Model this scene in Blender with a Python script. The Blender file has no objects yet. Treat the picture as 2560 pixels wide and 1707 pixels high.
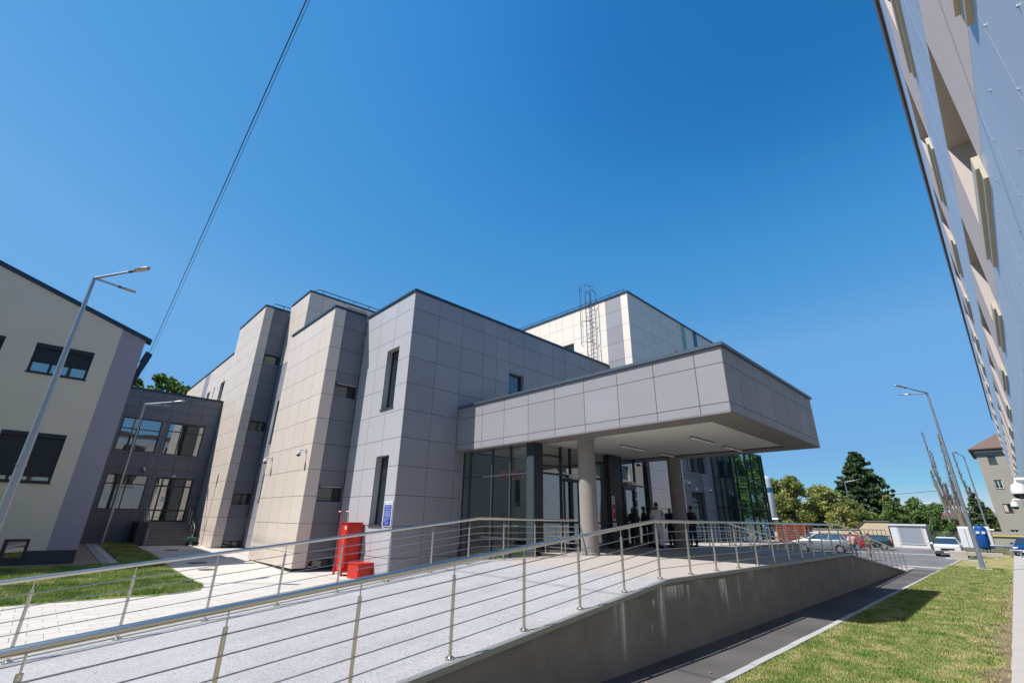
import bpy, bmesh, math, random
from mathutils import Vector, Matrix
random.seed(7)
sc = bpy.context.scene
COL = sc.collection
# ------------------------------------------------------------------ camera
# world: X runs along the entrance drive, Y away to the left, Z up; eye height is z = 0, the yard lies at z = -2.15
cam = bpy.data.cameras.new("camera")
camo = bpy.data.objects.new("camera", cam); COL.objects.link(camo); sc.camera = camo
R_ = Vector((.71765, -.69623, .01564)); U_ = Vector((-.26333, -.25050, .93162)); F_ = Vector((.64470, .67270, .36310))
camo.matrix_world = Matrix(((R_.x, U_.x, -F_.x, 0), (R_.y, U_.y, -F_.y, 0), (R_.z, U_.z, -F_.z, 0), (0, 0, 0, 1)))
cam.sensor_width = 36; cam.lens = 16.112; cam.clip_start = .05; cam.clip_end = 6000
# ------------------------------------------------------------------ light
SUN = Vector((-.60, .265, 1.0)).normalized()          # from the scene towards the sun
elev = math.asin(SUN.z)
w = bpy.data.worlds.new("World"); sc.world = w; w.use_nodes = True
nt = w.node_tree; nt.nodes.clear()
sky = nt.nodes.new("ShaderNodeTexSky"); sky.sky_type = 'NISHITA'; sky.sun_disc = False
sky.sun_elevation = elev; sky.sun_rotation = math.atan2(SUN.x, SUN.y)
sky.altitude = 0; sky.air_density = 1.2; sky.dust_density = 0; sky.ozone_density = 8
pre = nt.nodes.new("ShaderNodeVectorMath"); pre.operation = 'SCALE'; pre.inputs['Scale'].default_value = .05
cv = nt.nodes.new("ShaderNodeRGBCurve"); cv.mapping.extend = 'HORIZONTAL'      # one tone curve for the whole sky: deep blue, soft horizon, bright round the sun
for ch, pts in enumerate((((0, 0), (.0335, .018), (.041, .052), (.055, .098), (.0665, .15), (.155, .195), (.24, .24), (.34, .58), (1, 2.6)), ((0, 0), (.0675, .17), (.075, .235), (.085, .28), (.112, .35), (.130, .40), (.25, .44), (.30, .50), (.36, .62), (1, 2.4)), ((0, 0), (.1445, .48), (.16, .59), (.175, .65), (.235, .73), (.26, .77), (.345, .78), (.5, .85), (1, 2.2)))):
    c = cv.mapping.curves[ch]; pts = [(a, b / 3) for a, b in pts]
    c.points[0].location = pts[0]; c.points[1].location = pts[-1]
    for p in pts[1:-1]: c.points.new(*p).handle_type = 'VECTOR'
cv.mapping.update()
EXPO = .65
post = nt.nodes.new("ShaderNodeVectorMath"); post.operation = 'SCALE'; post.inputs['Scale'].default_value = 3 / (.12 * 2 ** EXPO)
bg = nt.nodes.new("ShaderNodeBackground"); bg.inputs['Strength'].default_value = .12
wo = nt.nodes.new("ShaderNodeOutputWorld")
nt.links.new(sky.outputs[0], pre.inputs[0]); nt.links.new(pre.outputs[0], cv.inputs['Color']); nt.links.new(cv.outputs[0], post.inputs[0]); nt.links.new(post.outputs[0], bg.inputs[0]); nt.links.new(bg.outputs[0], wo.inputs[0])
sl = bpy.data.lights.new("sun", 'SUN'); sl.energy = 5.0; sl.angle = math.radians(.53); sl.color = (1, .97, .92)
so = bpy.data.objects.new("sun", sl); COL.objects.link(so)
so.rotation_euler = SUN.to_track_quat('Z', 'Y').to_euler(); so.location = (0, 0, 60)
vs = sc.view_settings; vs.view_transform = 'Standard'; vs.look = 'None'; vs.exposure = EXPO; vs.gamma = 1; vs.use_curve_mapping = False
try: sc.cycles.max_bounces = 8; sc.cycles.transparent_max_bounces = 12
except Exception: pass

# ------------------------------------------------------------------ materials
M = {}
ALB = .70            # the palette below was picked by eye; this brings it to measured reflectances
def _nt(name):
    m = bpy.data.materials.new(name); m.use_nodes = True; M[name] = m
    n = m.node_tree.nodes; l = m.node_tree.links
    return m, n, l, n['Principled BSDF']
def mat(name, col, rough=.6, metal=0, var=.0, nscale=3, bump=0, bscale=60, spec=.4, objvar=0, stretch=None, fine=0, fscale=80):
    col = tuple(c * ALB for c in col) if not metal > .8 else col
    m, n, l, b = _nt(name)
    b.inputs['Base Color'].default_value = (*col, 1); b.inputs['Roughness'].default_value = rough
    b.inputs['Metallic'].default_value = metal; b.inputs['Specular IOR Level'].default_value = spec
    tc = n.new('ShaderNodeNewGeometry'); src = tc.outputs['Position']
    if stretch:
        mp = n.new('ShaderNodeMapping'); mp.inputs['Scale'].default_value = stretch; l.new(src, mp.inputs[0]); src = mp.outputs[0]
    val = None
    def addv(sock, amp):
        nonlocal val
        a = n.new('ShaderNodeMath'); a.operation = 'MULTIPLY_ADD'; l.new(sock, a.inputs[0]); a.inputs[1].default_value = 2 * amp; a.inputs[2].default_value = 1 - amp
        if val is None: val = a.outputs[0]
        else:
            q = n.new('ShaderNodeMath'); q.operation = 'MULTIPLY'; l.new(val, q.inputs[0]); l.new(a.outputs[0], q.inputs[1]); val = q.outputs[0]
    if var:
        t = n.new('ShaderNodeTexNoise'); t.inputs['Scale'].default_value = nscale; t.inputs['Detail'].default_value = 6; t.inputs['Roughness'].default_value = .6
        l.new(src, t.inputs['Vector']); addv(t.outputs['Fac'], var)
    if fine:
        t = n.new('ShaderNodeTexNoise'); t.inputs['Scale'].default_value = fscale; t.inputs['Detail'].default_value = 3
        l.new(tc.outputs['Position'], t.inputs['Vector']); addv(t.outputs['Fac'], fine)
    if objvar:
        oi = n.new('ShaderNodeObjectInfo'); addv(oi.outputs['Random'], objvar)
    if val is not None:
        mx = n.new('ShaderNodeVectorMath'); mx.operation = 'SCALE'; mx.inputs[0].default_value = col; l.new(val, mx.inputs['Scale'])
        l.new(mx.outputs[0], b.inputs['Base Color'])
    if bump:
        t = n.new('ShaderNodeTexNoise'); t.inputs['Scale'].default_value = bscale; t.inputs['Detail'].default_value = 4
        l.new(tc.outputs['Position'], t.inputs['Vector'])
        bp = n.new('ShaderNodeBump'); bp.inputs['Strength'].default_value = bump; bp.inputs['Distance'].default_value = .02
        l.new(t.outputs['Fac'], bp.inputs['Height']); l.new(bp.outputs[0], b.inputs['Normal'])
    return m
def mixmat(name, cols, scale, rough=.9, pos=(.35, .65), bump=.3, bscale=80, fine=.15, fscale=120, stretch=None, detail=6):
    cols = [tuple(q * ALB for q in c) for c in cols]
    m, n, l, b = _nt(name); b.inputs['Roughness'].default_value = rough; b.inputs['Specular IOR Level'].default_value = .25
    g = n.new('ShaderNodeNewGeometry'); src = g.outputs['Position']
    if stretch:
        mp = n.new('ShaderNodeMapping'); mp.inputs['Scale'].default_value = stretch; l.new(src, mp.inputs[0]); src = mp.outputs[0]
    t = n.new('ShaderNodeTexNoise'); t.inputs['Scale'].default_value = scale; t.inputs['Detail'].default_value = detail; l.new(src, t.inputs['Vector'])
    r = n.new('ShaderNodeValToRGB'); l.new(t.outputs['Fac'], r.inputs[0])
    e = r.color_ramp.elements; k = len(cols)
    for i, c in enumerate(cols):
        p = pos[0] + (pos[1] - pos[0]) * i / (k - 1)
        el = e[0] if i == 0 else (e[1] if i == k - 1 and k == 2 else None)
        if i == 0: e[0].position = p; e[0].color = (*c, 1)
        elif i == k - 1: e[len(e) - 1].position = p; e[len(e) - 1].color = (*c, 1)
        else:
            q = e.new(p); q.color = (*c, 1)
    f = n.new('ShaderNodeTexNoise'); f.inputs['Scale'].default_value = fscale; f.inputs['Detail'].default_value = 2; l.new(g.outputs['Position'], f.inputs['Vector'])
    a = n.new('ShaderNodeMath'); a.operation = 'MULTIPLY_ADD'; l.new(f.outputs['Fac'], a.inputs[0]); a.inputs[1].default_value = 2 * fine; a.inputs[2].default_value = 1 - fine
    s = n.new('ShaderNodeVectorMath'); s.operation = 'SCALE'; l.new(r.outputs[0], s.inputs[0]); l.new(a.outputs[0], s.inputs['Scale']); l.new(s.outputs[0], b.inputs['Base Color'])
    if bump:
        t2 = n.new('ShaderNodeTexNoise'); t2.inputs['Scale'].default_value = bscale; l.new(g.outputs['Position'], t2.inputs['Vector'])
        bp = n.new('ShaderNodeBump'); bp.inputs['Strength'].default_value = bump; bp.inputs['Distance'].default_value = .02
        l.new(t2.outputs['Fac'], bp.inputs['Height']); l.new(bp.outputs[0], b.inputs['Normal'])
    return m
def glassmat(name, tint, clear, r0=.12, wob=.02, wscale=.5):
    """architectural pane: mirror part by angle, the rest either dark (opaque) or tinted see-through"""
    m, n, l, b = _nt(name)
    g = n.new('ShaderNodeNewGeometry')
    t = n.new('ShaderNodeTexNoise'); t.inputs['Scale'].default_value = wscale; t.inputs['Detail'].default_value = 1; l.new(g.outputs['Position'], t.inputs['Vector'])
    bp = n.new('ShaderNodeBump'); bp.inputs['Strength'].default_value = 1; bp.inputs['Distance'].default_value = wob; l.new(t.outputs['Fac'], bp.inputs['Height'])
    d = n.new('ShaderNodeVectorMath'); d.operation = 'DOT_PRODUCT'; l.new(g.outputs['Normal'], d.inputs[0]); l.new(g.outputs['Incoming'], d.inputs[1])
    ab = n.new('ShaderNodeMath'); ab.operation = 'ABSOLUTE'; l.new(d.outputs['Value'], ab.inputs[0])
    s1 = n.new('ShaderNodeMath'); s1.operation = 'SUBTRACT'; s1.inputs[0].default_value = 1; l.new(ab.outputs[0], s1.inputs[1])
    p = n.new('ShaderNodeMath'); p.operation = 'POWER'; l.new(s1.outputs[0], p.inputs[0]); p.inputs[1].default_value = 4
    f = n.new('ShaderNodeMath'); f.operation = 'MULTIPLY_ADD'; l.new(p.outputs[0], f.inputs[0]); f.inputs[1].default_value = 1 - r0; f.inputs[2].default_value = r0
    gl = n.new('ShaderNodeBsdfGlossy'); gl.inputs['Roughness'].default_value = .015; gl.inputs['Color'].default_value = (.93, .98, .96, 1) if name != 'tower_glass' else (.68, .88, .78, 1); l.new(bp.outputs[0], gl.inputs['Normal'])
    if clear:
        o = n.new('ShaderNodeBsdfTransparent'); o.inputs[0].default_value = (*tint, 1)
    else:
        o = n.new('ShaderNodeBsdfDiffuse'); o.inputs[0].default_value = (*tint, 1)
    mx = n.new('ShaderNodeMixShader'); l.new(f.outputs[0], mx.inputs[0]); l.new(o.outputs[0], mx.inputs[1]); l.new(gl.outputs[0], mx.inputs[2])
    l.new(mx.outputs[0], n['Material Output'].inputs[0]); n.remove(b)
    return m

GREY = (.345, .338, .365); DARK = (.185, .19, .215); BEIGE = (.75, .645, .56)
mat('light_grey_panel', (.51, .50, .53), .42, var=.03, nscale=1.3, objvar=.02, spec=.35, bump=.05, bscale=30)
mat('cream_panel', (.90, .785, .69), .5, var=.04, nscale=2, objvar=.02, fine=.05, fscale=14, stretch=(1, 1, 7))
mat('grey_panel', GREY, .42, var=.06, nscale=1.1, objvar=.05, spec=.35, bump=.05, bscale=30)
mat('dark_panel', DARK, .42, var=.05, nscale=1.3, objvar=.05, spec=.4, bump=.05, bscale=30)
mat('beige_panel', BEIGE, .5, var=.05, nscale=2, objvar=.03, fine=.05, fscale=14, stretch=(1, 1, 7), bump=.05, bscale=40)
mat('green_panel', (.30, .47, .36), .5, objvar=.03, var=.04); mat('teal_panel', (.02, .20, .26), .5, objvar=.03, var=.04)
mat('joint_dark', (.03, .03, .035), .9); mat('core_wall', (.12, .12, .12), .9); mat('pale_bounce_roof', (.5, .48, .45), .95)  # the pale roof colour was added for its upward bounce light
mat('coping_metal', (.055, .085, .12), .35, metal=.5, var=.06); mat('coping_grey', (.16, .2, .24), .35, metal=.6, var=.06)
mat('frame_dark', (.022, .027, .034), .4, spec=.5, var=.05); mat('frame_mid', (.10, .13, .155), .35, metal=.5)
mat('stucco_beige', (.76, .65, .53), .85, var=.06, nscale=.7, bump=.15, bscale=90, fine=.04)
mat('stucco_violet', (.37, .335, .40), .85, var=.05, nscale=.7, bump=.15, bscale=90)
mat('stucco_plinth', (.06, .06, .07), .8, var=.1)
mat('shutter', (.018, .022, .03), .5, spec=.4)
mat('roof_sheet', (.035, .055, .085), .4, metal=.3)
mat('soffit_white', (.82, .80, .77), .8, var=.04); mat('soffit_dark', (.25, .235, .225), .7, var=.05)
mat('column_render', (.33, .305, .28), .9, var=.06, fine=.18, fscale=70, bump=.4, bscale=110)
mat('steel', (.62, .58, .52), .27, metal=1, var=.05, nscale=4, spec=.5); mat('steel_bar', (.52, .50, .46), .28, metal=1)
mat('galvanised', (.42, .47, .52), .42, metal=.7, var=.12, nscale=6, fine=.08)
mat('white_plastic', (.78, .78, .78), .35); mat('black_gloss', (.01, .01, .012), .08, spec=.6)
mat('red_paint', (.68, .028, .016), .38, var=.07, nscale=5, spec=.45); mat('black_rubber', (.015, .015, .016), .8)
mat('pale_concrete', (.44, .405, .385), .85, var=.08, nscale=1.2, fine=.06, bump=.15); mat('ledge_metal', (.36, .36, .34), .5, metal=.3, var=.08)
mat('platform_concrete', (.465, .405, .365), .8, var=.10, nscale=.8, fine=.03, fscale=30, bump=.06, stretch=(.5, 2.2, 1))
mat('courtyard_paving', (.60, .55, .50), .85, var=.05, nscale=2, objvar=.04, fine=.04, bump=.1)
mat('louvre_blue', (.30, .38, .48), .6); mat('kerb_stone', (.44, .44, .43), .85, var=.12, nscale=5, fine=.08, bump=.2, objvar=.08)
mat('concrete_block', (.47, .40, .35), .9, var=.12, nscale=4, bump=.3); mat('brown_path', (.33, .26, .19), .9, var=.12)
mat('white_paint', (.75, .75, .76), .35, spec=.4, var=.03); mat('blue_tank', (.008, .085, .36), .4, var=.08)
mat('label_white', (.75, .75, .78), .5); mat('sign_blue', (.012, .035, .36), .45); mat('sign_white', (.8, .8, .82), .5); mat('sign_line', (.42, .52, .85), .5)
mat('sign_red', (.62, .03, .03), .5); mat('letter_red', (.055, .010, .010), .6)
mat('rust_red', (.26, .065, .035), .7, var=.15); mat('orange_paint', (.5, .12, .04), .5); mat('label_blue', (.05, .26, .5), .5)
mat('roof_tile', (.19, .12, .095), .85, var=.2, nscale=6, objvar=.1); mat('old_render', (.40, .365, .31), .9, var=.12, nscale=.5, bump=.2)
mat('brown_trim', (.12, .09, .07), .6); mat('cream_sill', (.66, .59, .47), .5); mat('beige_wall', (.66, .53, .38), .85, var=.07)
mat('blue_sheet', (.66, .70, .77), .35, metal=.25, var=.07, nscale=1.2, objvar=.03, stretch=(.5, 1, 3)); mat('pink_sheet', (.68, .58, .54), .6, var=.06, objvar=.03)
mat('bark', (.21, .15, .10), .95, var=.25, nscale=6, bump=.6, bscale=30); mat('dead_bark', (.23, .185, .155), .95, var=.25, nscale=5)
mat('cable', (.015, .017, .02), .7); mat('skin', (.42, .24, .17), .6); mat('hair_dark', (.02, .016, .014), .7); mat('hair_grey', (.09, .085, .08), .7)
mat('cloth_white', (1.0, 1.0, 1.05), .85, var=.05); mat('cloth_navy', (.022, .027, .065), .85); mat('cloth_black', (.012, .012, .013), .85)
mat('cloth_maroon', (.06, .03, .04), .85); mat('cloth_pink', (.70, .45, .42), .85); mat('cloth_green', (.10, .12, .08), .85); mat('cloth_jeans', (.02, .035, .09), .85); mat('cloth_grey', (.3, .3, .32), .85)
mat('plaza_red', (.5, .1, .05), .8); mat('pale_green', (.5, .72, .6), .7); mat('yellow_paint', (.75, .55, .05), .6); mat('iron_bars', (.05, .035, .03), .6)
mat('interior_white', (.45, .45, .43), .8); mat('interior_floor', (.2, .19, .18), .4); mat('interior_teal', (.34, .38, .36), .6)
mat('tail_red', (.45, .01, .02), .3); mat('lamp_clear', (1.1, 1.1, 1.1), .15); mat('far_red_roof', (.16, .08, .09), .8)
mat('cart_teal', (.05, .14, .13), .5); mat('flower_yellow', (.7, .5, .05), .7); mat('pot_blue', (.12, .2, .28), .5)
mixmat('ground_far', [(.10, .12, .05), (.17, .16, .09)], .05)
mixmat('asphalt', [(.075, .071, .074), (.115, .107, .105), (.17, .148, .132)], .5, rough=.85, pos=(.3, .75), fine=.28, fscale=60, bump=.4, bscale=120)
mixmat('asphalt_yard', [(.15, .148, .152), (.20, .195, .195)], .35, rough=.8, fine=.12, fscale=25, stretch=(.4, 2, 1))
mixmat('soil', [(.16, .22, .05), (.36, .31, .12), (.38, .25, .17)], 1.4, pos=(.35, .68), fine=.3, fscale=40, bump=.6)
mixmat('bare_earth', [(.17, .12, .08), (.27, .19, .12), (.24, .22, .08)], 2.5, pos=(.35, .7), fine=.35, fscale=45, bump=.7)
mixmat('lawn_soil', [(.12, .20, .03), (.20, .28, .05), (.30, .30, .10)], 1.2, pos=(.3, .7), fine=.3, fscale=40, bump=.6)
glassmat('window_glass', (.016, .02, .024), False, .14, .012, .7)
glassmat('window_glass_mid', (.012, .013, .015), False, .10, .02, .6)
glassmat('window_glass_bright', (.04, .05, .045), False, .34, .006, .6)
glassmat('lobby_glass', (.70, .78, .75), True, .24, .010, .35)
glassmat('door_glass', (.42, .5, .5), True, .42, .03, .5)
glassmat('tower_glass', (.012, .035, .03), False, .42, .03, .35)
glassmat('car_glass', (.02, .03, .035), False, .25, 0, 1)

def speckle():
    m, n, l, b = _nt('ramp_granules'); b.inputs['Roughness'].default_value = .85
    g = n.new('ShaderNodeNewGeometry')
    v = n.new('ShaderNodeTexVoronoi'); v.inputs['Scale'].default_value = 85; l.new(g.outputs['Position'], v.inputs['Vector'])
    r = n.new('ShaderNodeValToRGB'); l.new(v.outputs['Color'], r.inputs[0])
    e = r.color_ramp.elements; e[0].position = .05; e[0].color = (.10, .10, .11, 1); e[1].position = .34; e[1].color = (.275, .268, .272, 1); q = e.new(.8); q.color = (.31, .304, .31, 1)
    t = n.new('ShaderNodeTexNoise'); t.inputs['Scale'].default_value = .7; t.inputs['Detail'].default_value = 5; t.inputs['Roughness'].default_value = .65; l.new(g.outputs['Position'], t.inputs['Vector'])
    a = n.new('ShaderNodeMath'); a.operation = 'MULTIPLY_ADD'; l.new(t.outputs['Fac'], a.inputs[0]); a.inputs[1].default_value = .42; a.inputs[2].default_value = .77
    mp = n.new('ShaderNodeMapping'); mp.inputs['Scale'].default_value = (.35, 2.6, 1); l.new(g.outputs['Position'], mp.inputs[0])
    t2 = n.new('ShaderNodeTexNoise'); t2.inputs['Scale'].default_value = 1.3; t2.inputs['Detail'].default_value = 4; l.new(mp.outputs[0], t2.inputs['Vector'])
    a2 = n.new('ShaderNodeMath'); a2.operation = 'MULTIPLY_ADD'; l.new(t2.outputs['Fac'], a2.inputs[0]); a2.inputs[1].default_value = .34; a2.inputs[2].default_value = .83
    a3 = n.new('ShaderNodeMath'); a3.operation = 'MULTIPLY'; l.new(a.outputs[0], a3.inputs[0]); l.new(a2.outputs[0], a3.inputs[1])
    s = n.new('ShaderNodeVectorMath'); s.operation = 'SCALE'; l.new(r.outputs[0], s.inputs[0]); l.new(a3.outputs[0], s.inputs['Scale']); l.new(s.outputs[0], b.inputs['Base Color'])
    bp = n.new('ShaderNodeBump'); bp.inputs['Strength'].default_value = .5; bp.inputs['Distance'].default_value = .004; l.new(v.outputs['Distance'], bp.inputs['Height']); l.new(bp.outputs[0], b.inputs['Normal'])
speckle()
def stained_wall():
    """dark render with lime runs that start under the coping at a handful of places"""
    m, n, l, b = _nt('stained_render'); b.inputs['Roughness'].default_value = .9; b.inputs['Specular IOR Level'].default_value = .2
    g = n.new('ShaderNodeNewGeometry'); sp = n.new('ShaderNodeSeparateXYZ'); l.new(g.outputs['Position'], sp.inputs[0])
    mp = n.new('ShaderNodeMapping'); mp.inputs['Scale'].default_value = (11, 1, .8); l.new(g.outputs['Position'], mp.inputs[0])
    st = n.new('ShaderNodeTexNoise'); st.inputs['Scale'].default_value = 1; st.inputs['Detail'].default_value = 6; st.inputs['Roughness'].default_value = .7; l.new(mp.outputs[0], st.inputs['Vector'])
    tot = None
    def mth(op, a, b2=None, c=None):
        q = n.new('ShaderNodeMath'); q.operation = op
        for i, v in enumerate((a, b2, c)):
            if v is None: continue
            if isinstance(v, (int, float)): q.inputs[i].default_value = v
            else: l.new(v, q.inputs[i])
        return q.outputs[0]
    # x of the run, width, top z, length, strength
    for x, wd, zt, ln, s in ((6.9, .07, -1.16, .5, .55), (7.14, .12, -1.2, .9, .6), (5.07, .03, -1.33, .22, .35), (9.9, .3, -1.05, .16, .3), (12.6, .35, -1.05, .2, .25), (8.34, .13, -1.07, 1.0, .95), (8.85, .42, -1.08, .24, 1.0), (9.38, .07, -1.1, .4, .6),
                             (10.95, .2, -1.1, .5, 1.5), (11.08, .06, -1.1, .8, .6), (11.78, .07, -1.1, .9, .6), (20.9, .1, -1.08, .5, .4), (22.6, .1, -1.12, .8, .45), (14.3, .3, -1.05, .2, .25), (8.07, .05, -1.25, .12, .9), (7.98, .04, -1.6, .2, .6)):
        dx = mth('SUBTRACT', sp.outputs['X'], x); dx = mth('DIVIDE', dx, wd); dx = mth('MULTIPLY', dx, dx); gx = mth('SUBTRACT', 1, dx); gx = mth('MAXIMUM', gx, 0)
        dz = mth('SUBTRACT', zt, sp.outputs['Z']); up = mth('GREATER_THAN', dz, 0); dz = mth('DIVIDE', dz, ln); gz = mth('SUBTRACT', 1, dz); gz = mth('MAXIMUM', gz, 0)
        v = mth('MULTIPLY', mth('MULTIPLY', gx, gz), mth('MULTIPLY', up, s)); tot = v if tot is None else mth('ADD', tot, v)
    k = mth('MULTIPLY_ADD', st.outputs['Fac'], 6.5, -2.6); k = mth('MAXIMUM', k, 0); k = mth('MINIMUM', mth('MULTIPLY', k, tot), .85)
    n2 = n.new('ShaderNodeTexNoise'); n2.inputs['Scale'].default_value = 1.6; n2.inputs['Detail'].default_value = 8; n2.inputs['Roughness'].default_value = .7; l.new(g.outputs['Position'], n2.inputs['Vector'])
    r = n.new('ShaderNodeValToRGB'); l.new(n2.outputs['Fac'], r.inputs[0]); e = r.color_ramp.elements
    e[0].position = .3; e[0].color = (.16, .143, .127, 1); e[1].position = .7; e[1].color = (.225, .203, .183, 1)
    mx = n.new('ShaderNodeMixRGB'); l.new(k, mx.inputs[0]); l.new(r.outputs[0], mx.inputs[1]); mx.inputs[2].default_value = (.62, .60, .57, 1)
    l.new(mx.outputs[0], b.inputs['Base Color'])
    t = n.new('ShaderNodeTexNoise'); t.inputs['Scale'].default_value = 110; l.new(g.outputs['Position'], t.inputs['Vector'])
    bp = n.new('ShaderNodeBump'); bp.inputs['Strength'].default_value = .45; bp.inputs['Distance'].default_value = .01; l.new(t.outputs['Fac'], bp.inputs['Height']); l.new(bp.outputs[0], b.inputs['Normal'])
stained_wall()
def leafmat(name, c1, c2, c3, scale=1.5):
    m, n, l, b = _nt(name); b.inputs['Roughness'].default_value = .6; b.inputs['Specular IOR Level'].default_value = .3
    g = n.new('ShaderNodeNewGeometry'); t = n.new('ShaderNodeTexNoise'); t.inputs['Scale'].default_value = scale; t.inputs['Detail'].default_value = 4; l.new(g.outputs['Position'], t.inputs['Vector'])
    r = n.new('ShaderNodeValToRGB'); l.new(t.outputs['Fac'], r.inputs[0]); e = r.color_ramp.elements
    e[0].position = .36; e[0].color = (*c1, 1); e[1].position = .64; e[1].color = (*c3, 1); q = e.new(.5); q.color = (*c2, 1)
    l.new(r.outputs[0], b.inputs['Base Color'])
    tr = n.new('ShaderNodeBsdfTranslucent'); l.new(r.outputs[0], tr.inputs[0]); mx = n.new('ShaderNodeMixShader'); mx.inputs[0].default_value = .25
    l.new(b.outputs[0], mx.inputs[1]); l.new(tr.outputs[0], mx.inputs[2]); l.new(mx.outputs[0], n['Material Output'].inputs[0])
leafmat('leaf_yellow', (.12, .17, .04), (.22, .25, .065), (.38, .33, .10), .8)
leafmat('leaf_green', (.055, .11, .025), (.095, .17, .04), (.15, .23, .06), .8)
leafmat('leaf_olive', (.08, .12, .035), (.14, .17, .05), (.21, .23, .08), .8)
leafmat('needle_green', (.045, .085, .035), (.08, .13, .05), (.125, .18, .075), .9)
leafmat('grass_dry', (.15, .23, .05), (.26, .30, .09), (.42, .385, .18), 1.9)
leafmat('grass_fresh', (.13, .20, .045), (.22, .29, .075), (.36, .37, .14), 1.2)

# ------------------------------------------------------------------ object helpers
OFF = {}
def tag(o, label=None, cat=None, group=None, kind=None):
    if label: o['label'] = label
    if cat: o['category'] = cat
    if group: o['group'] = group
    if kind: o['kind'] = kind
    return o
def thing(name, loc, label, cat, group=None, rz=0):
    o = bpy.data.objects.new(name, None); COL.objects.link(o); o.location = loc; o.rotation_euler = (0, 0, rz); o.empty_display_size = .2
    OFF[o.name] = Vector(loc); return tag(o, label, cat, group)
def link(name, me, parent=None, loc=(0, 0, 0)):
    o = bpy.data.objects.new(name, me); COL.objects.link(o); o.location = loc
    if parent is not None:
        o.parent = parent; OFF[o.name] = OFF.get(parent.name, Vector((0, 0, 0)))
    else: OFF[o.name] = Vector((0, 0, 0))
    return o
class MB:
    def __init__(s): s.v = []; s.f = []
    def quad(s, *p):
        i = len(s.v); s.v += [tuple(q) for q in p]; s.f.append(tuple(range(i, i + len(p)))); return s
    def box(s, x0, x1, y0, y1, z0, z1):
        if x0 > x1: x0, x1 = x1, x0
        if y0 > y1: y0, y1 = y1, y0
        if z0 > z1: z0, z1 = z1, z0
        i = len(s.v)
        s.v += [(x0, y0, z0), (x1, y0, z0), (x1, y1, z0), (x0, y1, z0), (x0, y0, z1), (x1, y0, z1), (x1, y1, z1), (x0, y1, z1)]
        s.f += [(i, i + 3, i + 2, i + 1), (i + 4, i + 5, i + 6, i + 7), (i, i + 1, i + 5, i + 4), (i + 1, i + 2, i + 6, i + 5), (i + 2, i + 3, i + 7, i + 6), (i + 3, i, i + 4, i + 7)]
        return s
    def rbox(s, c, size, rz=0, ry=0):
        i = len(s.v); b = MB().box(-size[0] / 2, size[0] / 2, -size[1] / 2, size[1] / 2, -size[2] / 2, size[2] / 2)
        m = Matrix.Rotation(rz, 3, 'Z') @ Matrix.Rotation(ry, 3, 'Y')
        s.v += [tuple(m @ Vector(v) + Vector(c)) for v in b.v]; s.f += [tuple(k + i for k in f) for f in b.f]; return s
    def tube(s, pts, r, n=8, cap=True):
        pts = [Vector(p) for p in pts]; rr = r if isinstance(r, (list, tuple)) else [r] * len(pts); i0 = len(s.v)
        for k, p in enumerate(pts):
            d = (pts[min(k + 1, len(pts) - 1)] - pts[max(k - 1, 0)]).normalized()
            a = d.cross(Vector((0, 0, 1)));
            if a.length < .05: a = d.cross(Vector((0, 1, 0)))
            a.normalize(); b = d.cross(a).normalized()
            for j in range(n):
                t = 2 * math.pi * j / n; s.v.append(tuple(p + (a * math.cos(t) + b * math.sin(t)) * rr[k]))
        for k in range(len(pts) - 1):
            for j in range(n):
                a0 = i0 + k * n + j; a1 = i0 + k * n + (j + 1) % n; s.f.append((a0, a0 + n, a1 + n, a1))
        if cap:
            s.f.append(tuple(i0 + j for j in range(n))); s.f.append(tuple(i0 + (len(pts) - 1) * n + j for j in reversed(range(n))))
        return s
    def lathe(s, c, prof, n=16):
        i0 = len(s.v)
        for r, z in prof:
            for j in range(n):
                t = 2 * math.pi * j / n; s.v.append((c[0] + r * math.cos(t), c[1] + r * math.sin(t), c[2] + z))
        for k in range(len(prof) - 1):
            for j in range(n):
                a0 = i0 + k * n + j; a1 = i0 + k * n + (j + 1) % n; s.f.append((a0, a1, a1 + n, a0 + n))
        s.f.append(tuple(i0 + j for j in reversed(range(n)))); s.f.append(tuple(i0 + (len(prof) - 1) * n + j for j in range(n)))
        return s
    def ball(s, c, r, n=12, sc=(1, 1, 1)):
        prof = [(math.sin(math.pi * k / 8) * r * sc[0] + 1e-4, -math.cos(math.pi * k / 8) * r * sc[2]) for k in range(9)]
        return s.lathe(c, prof, n)
    def build(s, name, m, parent=None, smooth=False, bevel=0):
        me = bpy.data.meshes.new(name); o = link(name, me, parent); off = OFF[o.name]
        me.from_pydata([(v[0] - off.x, v[1] - off.y, v[2] - off.z) for v in s.v], [], s.f)
        me.materials.append(M[m]); me.update()
        if smooth:
            me.polygons.foreach_set('use_smooth', [True] * len(me.polygons))
            if hasattr(me, 'set_sharp_from_angle'): me.set_sharp_from_angle(angle=math.radians(40))
        if bevel:
            b = o.modifiers.new('bevel', 'BEVEL'); b.width = bevel; b.segments = 2; b.limit_method = 'ANGLE'
        return o
_pm = {}
def plate(dx, dy, dz, m, name):
    k = (round(dx, 3), round(dy, 3), round(dz, 3), m)
    if k not in _pm:
        b = MB().box(-dx / 2, dx / 2, -dy / 2, dy / 2, -dz / 2, dz / 2); me = bpy.data.meshes.new(name); me.from_pydata(b.v, [], b.f); me.materials.append(M[m]); me.update(); _pm[k] = me
    return _pm[k]
def block_obj(name, parent, x0, x1, y0, y1, z0, z1, m):
    me = plate(abs(x1 - x0), abs(y1 - y0), abs(z1 - z0), m, name)
    o = link(name, me, parent); o.location = Vector(((x0 + x1) / 2, (y0 + y1) / 2, (z0 + z1) / 2)) - OFF[o.name]; return o
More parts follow.
